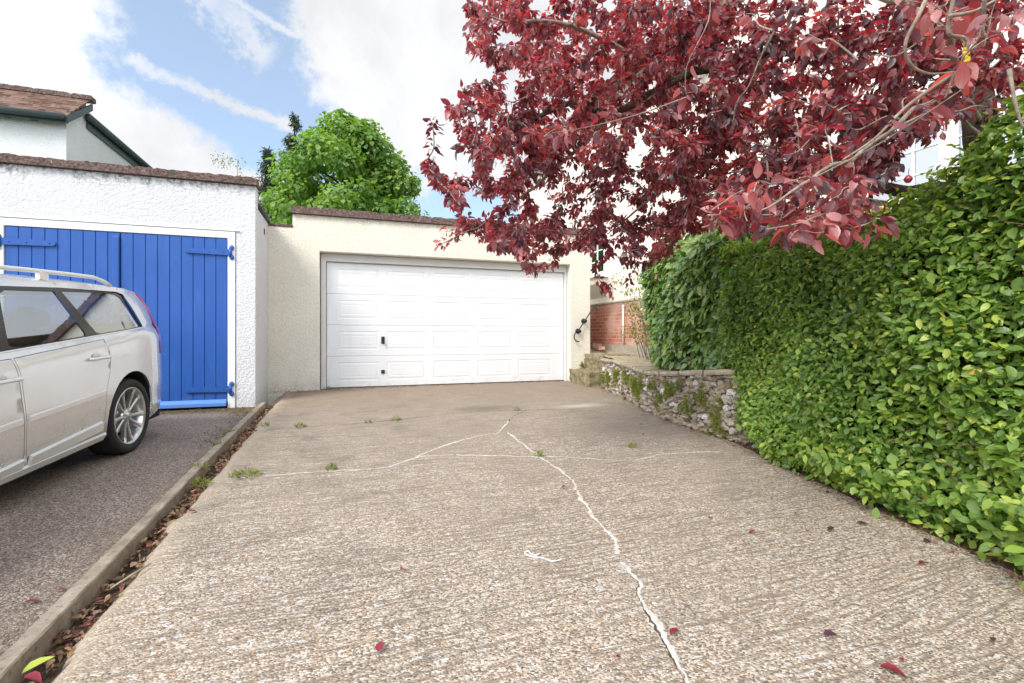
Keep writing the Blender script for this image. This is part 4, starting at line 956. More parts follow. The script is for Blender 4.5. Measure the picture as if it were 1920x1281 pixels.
for nm, poly in (('rear', RDOOR), ('front', FDOOR)):
    for sg in (1, -1):
        P = offset_poly(poly, .004); mb = MB(); side_mesh(mb, P, (), 0, 0, (sg,)); flange(mb, P, 0, .014, (sg,))
        d = mb.build('door', M['paint'], car); doors.append((nm, sg, d))
        s0 = 1.46 if nm == 'rear' else 2.37; hh = .868 if nm == 'rear' else .822
        mb = MB(); y0 = sg*(wid(s0+.1, hh)+.034)
        # grip bar with its cup
        bar = [cpt(s0, sg*(wid(s0, hh)+.002), hh), cpt(s0+.012, y0, hh), cpt(s0+.07, y0+sg*.004, hh+.001), cpt(s0+.14, y0, hh+.001), cpt(s0+.20, y0-sg*.008, hh), cpt(s0+.212, sg*(wid(s0+.212, hh)+.002), hh)]
        bar = smooth_path(bar, 4); mb.tube(bar, .0125, 8); mb.build('handle', M['white_gloss'], d)
        mb = MB(); vs = []; cs_, ch = s0+.125, hh+.010
        vs = [cpt(cs_+.055*math.cos(a), sg*(wid(cs_, ch)+.0025), ch+.030*math.sin(a)) for a in [2*math.pi*i/18 for i in range(18)]]
        mb.add(vs, [tuple(range(18)) if sg > 0 else tuple(range(17, -1, -1))]); mb.build('handle_cup', M['alloy'], d)
        # moulding along the door
        a, b = (1.50, 2.285) if nm == 'rear' else (2.345, 3.60); mb = MB(); vs = []; n_ = 16
        for i in range(n_+1):
            s = a+(b-a)*i/n_; h0 = interp(s, [(1.43, .597), (2.52, .552), (3.7, .51)])
            for dh, oo in ((-.020, .0), (-.018, .010), (.012, .012), (.018, .0)): vs.append(cpt(s, sg*(wid(s, h0+dh)+oo), h0+dh))
        mb.add(vs, [(i*4+k_, i*4+k_+1, (i+1)*4+k_+1, (i+1)*4+k_) for i in range(n_) for k_ in range(3)]+[(0, 1, 2, 3), tuple(n_*4+k_ for k_ in (3, 2, 1, 0))], 0, False); mb.build('side_moulding', M['white_gloss'], d)
        a, b = (1.54, 2.275) if nm == 'rear' else (2.335, 3.52); mb = MB(); vs = []
        for i in range(n_+1):
            s = a+(b-a)*i/n_; h0 = interp(s, [(1.45, .352), (2.52, .285), (3.7, .265)])
            for dh, oo in ((-.045, .004), (-.04, .018), (.022, .022), (.032, .002)): vs.append(cpt(s, sg*(wid(s, h0+dh)+oo), h0+dh))
        mb.add(vs, [(i*4+k_, i*4+k_+1, (i+1)*4+k_+1, (i+1)*4+k_) for i in range(n_) for k_ in range(3)]+[(0, 1, 2, 3), tuple(n_*4+k_ for k_ in (3, 2, 1, 0))], 0, False); mb.build('lower_moulding', M['white_gloss'], d)
for sg in (1, -1):
    mb = MB(); vs = []; n_ = 26
    for i in range(n_+1):
        s = 1.47+2.1*i/n_; h0 = .215
        for dh, oo in ((-.015, -.01), (.0, .012), (.045, .02), (.06, .003)): vs.append(cpt(s, sg*(wid(s, h0+dh)+oo), h0+dh))
    mb.add(vs, [(i*4+k_, i*4+k_+1, (i+1)*4+k_+1, (i+1)*4+k_) for i in range(n_) for k_ in range(3)])
    mb.build('sill_skirt', M['white_gloss'], car)
mb = MB(); side_mesh(mb, DLO_P, [offset_poly(Q, -.002), offset_poly(RD, -.002), offset_poly(FD, -.002)], -.006, 0, (1, -1), widg); mb.build('window_surround', M['black_gloss'], car)
for poly in (Q, RD, FD):
    for sg in (1, -1):
        mb = MB(); side_mesh(mb, poly, (), -.011, 0, (sg,), widg); mb.sm = [False]*len(mb.f); mb.build('side_window', M['car_glass'], car)
for sg in (1, -1):       # bright strip along the waistline
    mb = MB()
    L = [(s, max(interp(s, [(.68, 1.075), (1.39, 1.037), (2.4, .982), (3.56, .955)]), belt(s)+.004)-.004) for s in np.linspace(.70, 3.56, 50)]
    mb.tube([cpt(s, sg*(wid(s, h)+.002), h) for s, h in L], .0075, 6); mb.build('waist_strip', M['white_gloss'], car)
# windscreen and tailgate glass sit just proud of the skin
mb = MB(); loft(mb, [p for p in dense if 2.93 < p[0] < 3.72], 0, bul, lift=-.004, cols=(1, 13)); mb.build('windscreen', M['car_glass'], car)
mb = MB(); loft(mb, [p for p in dense if p[0] < .50 and 1.0 < p[1] < 1.39], 0, bul, lift=-.004, cols=(1, 13)); mb.build('rear_window', M['car_glass'], car)
for sg in (1, -1):       # tail lamps run up the rear pillar
    L = [(.055, .80), (.075, .90), (.11, 1.02), (.19, 1.12), (.30, 1.24), (.42, 1.345), (.50, 1.39)]; fwd = [.36, .37, .30, .10, .04, .022, .014]; inn = [.10, .13, .12, .07, .05, .045, .04]
    vs = []; 
    for (s, h), f, q in zip(L, fwd, inn):
        wv = wid(s, h); vs += [cpt(s+f, sg*(wid(s+f, h)+.004), h), cpt(s+f*.35, sg*(wid(s+f*.35, h)+.012), h), cpt(s-.010, sg*(wv-.004), h+.004), cpt(s-.03, sg*(wv-q), h+.006)]
    mb = MB(); mb.add(vs, [(i*4+k_, i*4+k_+1, (i+1)*4+k_+1, (i+1)*4+k_) for i in range(len(L)-1) for k_ in range(3)], 0, True); mb.build('tail_light', M['red_lens'], car)
    vs = [cpt(s, sg*(wid(min(s, 4.79), h)+.004)*f, h) for s, h, f in ((4.42, .80, 1), (4.60, .775, 1), (4.72, .70, .93), (4.74, .62, .93), (4.55, .66, 1), (4.42, .72, 1))]
    mb = MB(); mb.add(vs, [tuple(range(6))]); mb.build('headlight', M['clear_lens'], car)
    # roof rail
    F0, F1 = .92, 3.0; P = []
    for i in range(30):
        f = i/29; s = F0+(F1-F0)*f; top = 1.445 if s < 1 else interp(s, TOP); lift = .052*min(1, f/.10, (1-f)/.10)**.7
        P.append(cpt(s, sg*(wid(s, interp(s, TOP))-.005), interp(s, TOP)+.006+lift))
    mb = MB(); mb.tube(P, .016, 8)
    for s in (1.66, 2.35):
        p0 = cpt(s, sg*(wid(s, interp(s, TOP))-.005), interp(s, TOP)); mb.box(-.014, .014, -.045, .045, -.005, .055, 0, Matrix.Translation(p0) @ CRZ)
    mb.build('roof_rail', M['white_gloss'], car, bevel=0)
    # mirror
    mb = MB(); c = cpt(3.32, sg*1.0, 1.02); mb.ico(c, .09, .06, .07, 2, .05, 3); mb.tube([cpt(3.36, sg*.86, .97), c], .02, 6); mb.build('mirror', M['paint'], car)
mb = MB(); c = cpt(2.0, .05, 1.51); mb.ico(c, .04, .09, .03, 2, 0, 1); mb.build('antenna', M['white_gloss'], car)
mb = MB(); loft(mb, [p for p in dense if p[0] > 4.69 and .50 < p[1] < .74], 0, bul, lift=.006, cols=(4, 10)); mb.build('grille', M['black_gloss'], car)
mb = MB(); loft(mb, [p for p in dense if p[0] > 4.69 and .27 < p[1] < .42], 0, bul, lift=.006, cols=(3, 11)); mb.build('air_intake', M['black_plastic'], car)
# bumper strip and reflector
mb = MB(); loft(mb, [(.014, .50), (.004, .56), (.0, .60)], 0, .13, lift=.012, inset=.0); mb.build('bumper_strip', M['paint'], car)
# wheels
for cs in (AX_R, AX_F):
    for sg in (1, -1):
        c = cpt(cs, sg*.905, .325); c.z = (zt(c.y) if c.y < 7 else zt(7))+.322
        wh = MB(); Mx = Matrix.Translation(c) @ CRZ @ Matrix.Rotation(rad(90*sg), 4, 'Y')
        tyre = [(.245, -.20), (.30, -.215), (.318, -.20), (.322, -.17), (.323, -.10), (.322, -.045), (.316, -.018), (.300, .002), (.272, .004), (.250, -.006), (.243, -.018)]
        wh.lathe(tyre, 48, Mx)
        for off in (-.16, -.11, -.06): wh.lathe([(.3255, off-.001), (.3265, off+.008), (.3265, off+.030), (.3255, off+.038)], 48, Mx)
        w_ = wh.build('wheel', M['rubber'], car)
        rm = MB(); rm.lathe([(.243, -.020), (.246, -.006), (.238, -.004), (.226, -.020), (.222, -.10), (.20, -.17)], 48, Mx)
        rm.lathe([(.0, -.022), (.028, -.022), (.031, -.028), (.058, -.034), (.062, -.06)], 20, Mx)
        for k_ in range(10):
            a = 2*math.pi*(k_+.5)/10+(.07 if k_ % 2 else -.07)
            Rk = Mx @ Matrix.Rotation(a, 4, 'Z')
            prof_ = [(.045, .013, -.034, .03), (.12, .0125, -.030, .035), (.19, .0165, -.022, .03), (.232, .022, -.012, .025)]
            vs = []
            for r, hw, zf, dp in prof_: vs += [Rk @ Vector(q) for q in ((r, -hw, zf-.006), (r, -hw*.4, zf), (r, hw*.4, zf), (r, hw, zf-.006), (r, hw, zf-dp), (r, -hw, zf-dp))]
            rm.add(vs, [(i*6+q, i*6+(q+1) % 6, (i+1)*6+(q+1) % 6, (i+1)*6+q) for i in range(3) for q in range(6)])
        for k_ in range(5):
            a = 2*math.pi*k_/5; q = Mx @ Matrix.Rotation(a, 4, 'Z') @ Vector((.045, 0, -.03)); rm.ico(q, .007, .007, .007, 1, 0)
        rm.build('rim', M['alloy'], w_)
        bd = MB(); bd.lathe([(.0, -.11), (.15, -.11), (.15, -.125), (.0, -.125)], 32, Mx); bd.build('brake_disc', M['alloy'], w_)
        bd = MB(); bd.lathe([(.0, -.17), (.235, -.17)], 24, Mx); bd.build('wheel_back', M['dark'], w_)
# seats seen through the glass
for s, yy in ((1.75, .42), (1.75, -.42), (1.75, 0), (2.85, .38), (2.85, -.38)):
    mb = MB(); a = cpt(s, yy, .55); b = cpt(s-.22, yy, 1.08); wd = .24 if s > 2 else .2
    mb.ico((a+b)/2+Vector((0, 0, 0)), wd, .10, .34, 3, .03, 1, 0, Matrix.Rotation(rad(-22), 3, 'X')); mb.ico(cpt(s-.27, yy, 1.17), .13, .05, .085, 3, .03, 2); mb.build('seat', M['seat_cloth'], car)
mb = MB(); vs = [cpt(s, y, .92) for s, y in ((.5, -.7), (.5, .7), (1.5, .7), (1.5, -.7))]; mb.add(vs, [(0, 1, 2, 3)]); mb.build('load_cover', M['seat_cloth'], car)


# ------------------------------------------------------------------ background trees
def clump_crown(name, mat, blobs, nleaf, size, parent, droop=.5, up=.6, rows=MAPLE, wr=.9, lo=0, hi=1, rmin=.55):
    """leaves spread through many overlapping clumps"""
    vol = np.array([b[3]**2 for b in blobs]); idx = RNG.choice(len(blobs), nleaf, p=vol/vol.sum())
    B = np.array(blobs)[idx]; d = rnd_dir(nleaf); r = RNG.uniform(rmin, 1.05, nleaf)**.7
    P = B[:, :3]+d*(B[:, 3:4]*r[:, None])*np.array([1, 1, .75])
    ax = unit(d*.6+rnd_dir(nleaf)*.6+np.array([0, 0, -droop])); nr = unit(d*.7+np.array([0, 0, up])+rnd_dir(nleaf)*.35)
    sz = RNG.uniform(size[0], size[1], nleaf); tint = np.clip(RNG.normal(.5, .2, nleaf)+B[:, 4], lo, hi)
    return leaf_mesh(name, mat, P, ax, nr, sz, sz*wr, tint, rows, .2, .25, parent)
def limbs(mb, base, top, r0, n=5, spread=2.0, seed=0):
    rr = random.Random(seed); base = Vector(base); top = Vector(top)
    mb.tube([base, base.lerp(top, .4)+Vector((.1, 0, 0)), base.lerp(top, .75), top], [r0, r0*.75, r0*.45, r0*.12], 10)
    for k_ in range(n):
        f = rr.uniform(.25, .8); p = base.lerp(top, f); a = rr.uniform(0, 6.28); L = spread*(1.15-f)
        e = p+Vector((math.cos(a)*L, math.sin(a)*L, L*.55)); mb.tube([p, p.lerp(e, .5)+Vector((0, 0, .12)), e], [r0*.4*(1-f*.6), r0*.25*(1-f*.6), .012], 6)
tr = thing('sycamore_tree', 'bright green broadleaf tree with a domed crown rising behind the cream garage', 'tree', (0, 17.2, -.4))
blobs = []; rr = random.Random(3)
def crown_r(z): return interp(z, [(1.5, 2.4), (2.8, 3.1), (3.6, 3.15), (4.6, 2.95), (5.6, 2.7), (6.6, 2.3), (7.4, 1.75), (8.0, 1.2), (8.5, .55)])
while len(blobs) < 330:
    z = rr.uniform(1.6, 8.35); R_ = crown_r(z); a = rr.uniform(0, 6.283); q = R_*math.sqrt(rr.uniform(.25, 1)); b_ = rr.uniform(.26, .62)
    q = max(0, q-b_*.6); blobs.append((q*math.cos(a)-.02, 17.2+q*math.sin(a), z-.25, b_, rr.uniform(-.14, .18)))
clump_crown('crown', M['tree_leaf'], blobs, 38000, (.085, .16), tr, .6, .7)
mb = MB(); limbs(mb, (0, 17.2, -.4), (0, 17.2, 7.6), .22, 14, 2.6, 2); mb.build('trunk', M['bark'], tr)
def conifer(cx, cy, top, r0, n, lab, seed, bot=1.0):
    t = thing('conifer', lab, 'tree', (cx, cy, -.4), 'conifers behind the garages'); rr = random.Random(seed); bl = []
    for k_ in range(n):
        z = bot+(top-bot)*rr.random()**.85; f = (z-bot)/(top-bot); R_ = r0*(1-f)**.8+.06; a = rr.uniform(0, 6.283); L = R_*rr.uniform(.5, 1.1)
        for q in range(4): bl.append((cx+math.cos(a)*L*(q+1)/4, cy+math.sin(a)*L*(q+1)/4, z-.12*q*L, .10+.16*(1-f)*rr.random()+.06, rr.uniform(-.25, .2)))
    clump_crown('crown', M['conifer_leaf'], bl, n*70, (.12, .26), t, .5, .5, ROW3, .22, rmin=.1)
    mb = MB(); mb.tube([(cx, cy, -.4), (cx, cy, top*.6), (cx, cy, top)], [.2, .12, .02], 8); mb.build('trunk', M['bark'], t)
conifer(-2.35, 25, 11.35, 2.3, 170, 'tall dark conifer tip showing left of the bright green tree', 4)
conifer(-3.2, 23, 8.9, 2.0, 170, 'lower olive conifer at the left edge of the bright green tree', 9)
bt = thing('birch_sapling', 'thin pale twiggy tree top just above the end of the white garage coping', 'tree', (-3.9, 20, -.4))
mb = MB(); mb.tube([(-3.9, 20, -.4), (-3.85, 20, 4), (-3.8, 20, 7.3)], [.07, .04, .01], 6); limbs(mb, (-3.9, 20, 2), (-3.8, 20, 7.4), .04, 9, .9, 5); mb.build('trunk', M['twigbark'], bt)
clump_crown('crown', M['weed_leaf'], [(-3.9+rr.uniform(-.6, .6), 20+rr.uniform(-.5, .5), rr.uniform(4.5, 7.4), .3, 0) for _ in range(26)], 900, (.05, .10), bt, .5, .5, ROW3, .5)

# ------------------------------------------------------------------ viburnum hedge
def hx_(y): return xright(y)-.05
hd = thing('viburnum_hedge', 'long clipped evergreen hedge with small glossy leaves along the right of the drive', 'hedge', (3.8, 2, -.2))
def htop(y): return interp(y, [(-2, 2.2), (1.22, 2.16), (1.5, 1.94), (1.85, 1.71), (2.3, 1.67), (3.0, 1.74), (4.05, 1.84)])
Y1 = 4.02
def bulge(y, z): return .055*math.sin(y*2.9+z*1.7)+.045*math.sin(y*6.1-z*4.0+1)+.035*math.sin(z*5.3+y*2.2)
N = 56000; P = []; NRM = []; TI = []; SZ = []
rs = random.Random(21)
while len(P) < N:
    face = rs.random()
    if face < .74:
        y = rs.uniform(.35, Y1) if rs.random() < .93 else rs.uniform(-1.5, .35); zt0 = htop(y); z0 = zc(y)+.03; z = z0+(zt0-z0)*rs.random()
        dp = abs(rs.gauss(0, .085)); h01 = (z-z0)/(zt0-z0)
        rnd = .20*max(0, (h01-.82)/.18)**2+.10*max(0, (.12-h01)/.12); endr = .28*max(0, (y-3.62)/.4)**2
        x = hx_(y)+.02+dp+rnd+endr-bulge(y, z)-.05*math.sin(h01*3.1)
        if rs.random() < .02: x -= rs.uniform(.02, .10)
        if h01 < .16 and y < 3.4 and rs.random() < .55: x -= rs.uniform(0, .16)*min(1, (3.4-y)/1.2)
        P.append((x, y, z)); n = (-1, -.15+(.9*max(0, (y-3.5)/.5)), .25+.6*max(0, h01-.7)/.3)
        if wnoise((y*2.6, z*2.6, 7), 1) > .42 and dp < .05 and rs.random() < .5: P.pop(); continue
    elif face < .92:
        y = rs.uniform(.2, Y1); x = hx_(y)+.08+1.0*rs.random()**1.3; z = htop(y)+.05*math.sin(x*5+y*3)+.04*math.sin(y*7)-abs(rs.gauss(0, .05))+(rs.uniform(.02, .12) if rs.random() < .06 else 0)
        P.append((x, y, z)); n = (-.2, -.2, 1)
    else:
        x = hx_(Y1)+.1+.9*rs.random(); z = zc(Y1)+.1+(htop(Y1)-zc(Y1)-.1)*rs.random(); P.append((x, Y1-abs(rs.gauss(0, .06)), z)); n = (-.5, 1, .3); h01 = .5
    NRM.append(n); pz = P[-1][2]; py_ = P[-1][1]
    pt = .38+.20*wnoise((py_*1.4, pz*1.4, 2), 1)+rs.gauss(0, .16)+(.22 if face >= .74 and face < .92 else 0)+(.22 if pz < zc(py_)+.35 and rs.random() < .5 else 0)+(.12 if pz > htop(py_)-.2 and rs.random() < .4 else 0)
    q = rs.random(); pt = min(.80, max(0, pt)); pt = rs.uniform(.82, .94) if q < .13 else (rs.uniform(.955, 1) if q > .994 else pt); TI.append(pt)
    SZ.append(rs.choice((rs.uniform(.024, .042), rs.uniform(.034, .055), rs.uniform(.040, .066)))*(1.28 if pz < zc(py_)+.4 and rs.random() < .6 else 1)*(1.1 if py_ < 1.8 else 1))
P = np.array(P); NRM = unit(np.array(NRM)); SZ = np.array(SZ); nl = len(P)
ax = unit(np.stack([RNG.normal(-.45, .5, nl), RNG.normal(-.1, .75, nl), RNG.normal(-.18, .55, nl)], 1)); nr = unit(NRM*.75+np.array([0, 0, .55])+RNG.normal(0, .42, (nl, 3)))
leaf_mesh('foliage', M['hedge_leaf'], P, ax, nr, SZ, SZ*RNG.uniform(.46, .6, nl), TI, ROW6, .22, .22, hd)
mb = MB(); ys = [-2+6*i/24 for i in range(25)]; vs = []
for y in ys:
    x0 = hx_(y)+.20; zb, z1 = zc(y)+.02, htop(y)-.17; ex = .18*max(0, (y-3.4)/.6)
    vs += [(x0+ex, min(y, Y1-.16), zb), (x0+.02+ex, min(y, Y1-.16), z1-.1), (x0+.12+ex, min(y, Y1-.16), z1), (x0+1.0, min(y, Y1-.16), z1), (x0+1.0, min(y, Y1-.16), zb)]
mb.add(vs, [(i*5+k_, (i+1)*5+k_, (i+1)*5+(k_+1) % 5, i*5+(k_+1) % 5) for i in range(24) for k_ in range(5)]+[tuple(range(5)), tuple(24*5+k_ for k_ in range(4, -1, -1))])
mb.build('shade_core', M['core'], hd)  # solid dark core added to block light through the hedge
mb = MB()
for i in range(420):
    y = rs.uniform(.4, 3.95); z = rs.uniform(zc(y)+.02, htop(y)-.1); x = hx_(y)+.17; e = Vector((x-rs.uniform(.08, .19), y+rs.uniform(-.12, .12), z+rs.uniform(-.05, .14)))
    mb.tube([(x+.08, y, z-.04), ((x+e.x)/2, (y+e.y)/2+rs.uniform(-.02, .02), (z+e.z)/2), e], [.004, .003, .0015], 4)
o = mb.build('stems', simple('reddish_stem', (.20, .10, .06), .7, var=.4), hd); o['kind'] = 'stuff'

# ------------------------------------------------------------------ laurel, golden shrub, scrubby climber
lb = thing('laurel_bush', 'dark green laurel bush with long drooping leaves behind the slab capped wall', 'bush', (4.5, 5.2, .45))
def laurel_x(y, z): return interp(y, [(3.9, 3.78), (4.6, 3.88), (5.4, 4.05), (6.0, 4.25), (6.5, 4.7)])-.10*math.sin((z-.5)*1.7)+.07*math.sin(y*4+z*3)
P = []; NRM = []; TI = []
while len(P) < 7200:
    u = rs.random()
    if u < .72:
        y = rs.uniform(3.9, 6.45); z = rs.uniform(.50, 2.25); x = laurel_x(y, z)+abs(rs.gauss(0, .10))+.5*max(0, (z-1.85)/.4)**2; n = (-1, .3*(y-4.6), .45)
        if z < .72 and rs.random() < .35: continue
    else:
        y = rs.uniform(3.9, 6.4); x = laurel_x(y, 2.2)+.2+1.1*rs.random(); z = 2.24+.10*math.sin(y*5+x*3)-abs(rs.gauss(0, .07)); n = (-.2, 0, 1)
    P.append((x, y, z)); NRM.append(n); q = rs.random()
    TI.append(rs.uniform(.90, .965) if (q < .45 and z > 1.95) or q < .02 else (1.0 if q > .994 else min(.88, max(0, rs.gauss(.42, .2)))))
nl = len(P); NRM = unit(np.array(NRM)); ax = unit(np.stack([RNG.normal(-.55, .35, nl), RNG.normal(0, .5, nl), RNG.normal(-.50, .5, nl)], 1)); nr = unit(NRM*.8+np.array([-.2, -.2, .6])+RNG.normal(0, .42, (nl, 3)))
L = RNG.uniform(.075, .155, nl); leaf_mesh('foliage', M['laurel_leaf'], P, ax, nr, L, L*RNG.uniform(.36, .45, nl), TI, ROW6, .22, .28, lb)
mb = MB(); mb.ico((4.75, 5.05, 1.3), .62, 1.1, .85, 3, .15, 5); mb.build('shade_core', M['core'], lb)  # solid dark core added inside the bush, standing in for its inner shade
mb = MB()
for i in range(9): a = rs.uniform(4.3, 6.1); mb.tube([(4.5, a, .4), (4.4+rs.uniform(-.2, .1), a+rs.uniform(-.2, .2), .9), (4.3, a+rs.uniform(-.3, .3), 1.5)], [.018, .014, .008], 6)
mb.build('stems', M['twigbark'], lb)
gs = thing('golden_shrub', 'bright yellow green shrub showing between the hedge top and the house window', 'shrub', (5.0, 3.3, 0))
bl = [(rs.uniform(4.5, 5.7), rs.uniform(2.3, 4.3), rs.uniform(1.2, 2.1), rs.uniform(.16, .28), rs.uniform(-.2, .2)) for _ in range(60)]
clump_crown('foliage', M['gold_leaf'], bl, 4200, (.035, .06), gs, .2, .8, ROW4, .55)
mb = MB(); mb.ico((5.1, 3.3, .9), .45, .9, .75, 3, .1, 7); mb.build('shade_core', M['core'], gs)  # same added dark core for the shade inside this shrub
cs_ = thing('straggly_shrub', 'straggly half bare shrub with pale stems between the laurel and the brick plinth', 'shrub', (4.75, 6.6, .5))
mb = MB(); bl = []
for i in range(26):
    b0 = Vector((rs.uniform(4.55, 4.9), rs.uniform(6.3, 7.0), .5)); e = b0+Vector((rs.uniform(-.4, .15), rs.uniform(-.2, .5), rs.uniform(.4, 1.45))); m_ = b0.lerp(e, .5)+Vector((rs.uniform(-.1, .1), rs.uniform(-.1, .1), .08))
    mb.tube([b0, m_, e], [.006, .005, .002], 5); bl += [(m_.x, m_.y, m_.z, .10, 0), (e.x, e.y, e.z, .13, .1)]
o = mb.build('stems', M['twigbark'], cs_); clump_crown('foliage', M['weed_leaf'], bl, 1500, (.03, .06), cs_, .3, .6, ROW4, .45)

# ------------------------------------------------------------------ purple leaved plum
pt_ = thing('plum_tree', 'large purple leaved plum tree whose crimson crown hangs over the drive', 'tree', (4.12, 1.98, -.1))
def pd_(px, py, d): u = (px-960)/900; return Vector((d*(S_+u*C_), d*(C_-u*S_), CAM_H+d*(630-py)/900))
mb = MB(); tk = [Vector((4.14, 1.96, -.15)), Vector((4.10, 1.98, .8)), Vector((4.02, 2.0, 1.6)), pd_(1850, 330, 3.22), pd_(1838, 240, 3.2), pd_(1832, 150, 3.2)]
mb.tube(smooth_path(tk, 5), [.13, .12, .115, .11, .105, .105, .1, .1, .1, .1, .1, .1, .1, .1, .1, .1, .1, .1, .095, .095, .09, .09, .085, .08, .075, .07][:26], 12); mb.build('trunk', M['bark'], pt_)
LIMBS = [([(1836, 320, 3.2), (1790, 352, 3.15), (1700, 358, 3.1), (1600, 338, 3.3), (1450, 325, 3.7), (1330, 375, 4.2), (1230, 425, 4.6)], .055),
         ([(1834, 180, 3.2), (1740, 92, 3.2), (1650, 66, 3.2), (1560, 100, 3.3), (1440, 98, 3.4), (1270, 150, 3.5), (1150, 212, 3.5), (1060, 196, 3.4), (960, 250, 3.3), (890, 330, 3.1)], .05),
         ([(1832, 160, 3.2), (1850, 0, 3.0), (1780, -220, 2.8), (1500, -280, 2.8), (1200, -200, 2.8), (1000, -50, 2.7)], .055),
         ([(1836, 230, 3.2), (1800, 130, 2.3), (1770, 60, 1.8), (1690, 10, 1.6), (1500, -40, 1.6), (1250, 0, 1.7)], .016),
         ([(1440, 98, 3.4), (1330, 260, 4.0), (1230, 360, 4.6), (1140, 440, 4.8)], .028),
         ([(1838, 260, 3.2), (1760, 190, 2.2), (1640, 270, 1.75), (1520, 340, 1.5), (1430, 390, 1.4)], .012),
         ([(1150, 212, 3.5), (1040, 320, 3.6), (950, 390, 3.5), (880, 430, 3.3)], .018),
         ([(1270, 150, 3.5), (1100, 60, 3.2), (980, 40, 3.0), (910, 30, 2.9)], .02)]
nodes = []; 
for pl, r0 in LIMBS:
    P_ = smooth_path([pd_(*p) for p in pl], 5); P_ = [p+Vector((.02*wnoise(p*5), .02*wnoise(p*5+Vector((9, 0, 0))), .03*wnoise(p*6))) for p in P_]
    n_ = len(P_); mb = MB(); mb.tube(P_, [r0*(1-.8*i/(n_-1))*(1+.12*wnoise(p*20)) for i, p in enumerate(P_)], 8); mb.build('branch', M['bark'] if r0 > .03 else M['twigbark'], pt_)
    nodes += [(p, r0*(1-.8*i/(n_-1))) for i, p in enumerate(P_)]
NODE = np.array([tuple(p) for p, r in nodes])
OUT = [(872, -5), (905, 45), (885, 100), (915, 150), (870, 180), (838, 190), (842, 225), (805, 300), (818, 350), (812, 410), (820, 462), (872, 470), (905, 452), (965, 480), (1003, 508), (1050, 494), (1072, 462), (1100, 470), (1112, 515), (1138, 555), (1180, 530), (1240, 522), (1262, 470), (1330, 425), (1372, 405), (1420, 425), (1480, 435), (1560, 432), (1622, 425), (1675, 400), (1685, 380), (1640, 360), (1700, 300), (1800, 275), (1870, 230), (1925, 190), (1925, -5)]
def dpt(px, py):
    if px > 1365 and py > 340 and rs.random() < .8: return rs.uniform(1.5, 2.5)
    if 1000 < px < 1300 and py > 330: return rs.uniform(4.1, 5.0)
    q = rs.random()
    if px > 1720 and py < 210 and q < .25: return rs.uniform(1.15, 1.8)
    if px > 980 and py < 300 and q < .05: return rs.uniform(1.35, 2.1)
    if px > 1350 and q < .12: return rs.uniform(1.4, 2.2)
    b_ = interp(px, [(820, 3.0), (1100, 3.5), (1350, 3.6), (1600, 3.0), (1900, 2.6)]); return b_*rs.uniform(.78, 1.25)
GAP = [(1668, 372), (1690, 285), (1750, 258), (1800, 210), (1880, 205), (1880, 330), (1850, 385)]
tips = []
while len(tips) < 1000:
    px = rs.uniform(800, 1925); py = rs.uniform(-5, 560)
    if not pip(px, py, OUT): continue
    if px < 900 and rs.random() < .35: continue
    if pip(px, py, GAP): continue
    if len(tips) > 720 and not (1230 < px < 1720 and 150 < py < 445): continue
    d = dpt(px, py)
    if d < 2.2 and rs.random() < .35: continue
    tips.append((px, py, d))
for px, py, d in ((884, 96, 2.7), (812, 228, 2.9), (800, 300, 2.9), (826, 330, 3.0), (806, 318, 2.8), (820, 462, 3.2), (1008, 506, 4.4), (1040, 495, 4.3), (1150, 552, 4.3), (1118, 505, 4.6), (1660, 410, 1.5), (1480, 440, 1.5), (1545, 435, 1.5), (1385, 405, 1.6), (1610, 425, 1.5), (878, 5, 2.8), (895, 40, 2.8)): tips.append((px, py, d))
for _ in range(100000):
    if len(tips) > 1420: break
    px = rs.uniform(900, 1400); py = rs.uniform(0, 480)
    if pip(px, py, OUT): tips.append((px, py, rs.uniform(3.0, 4.7)))
for _ in range(150):
    px = rs.uniform(880, 2300); py = rs.uniform(-420, 0) if rs.random() < .8 else rs.uniform(-200, 150)
    if py > 0 and px < 1935: continue
    tips.append((px, py, rs.uniform(2.3, 3.6)))
tv = [pd_(*t) for t in tips]; dist = [min(np.linalg.norm(NODE-np.array(t), axis=1)) for t in tv]
order = sorted(range(len(tv)), key=lambda i: dist[i]); twigs = []; NL = [tuple(n) for n in NODE]
LP = []; LA = []; LN = []; LS = []; LT = []
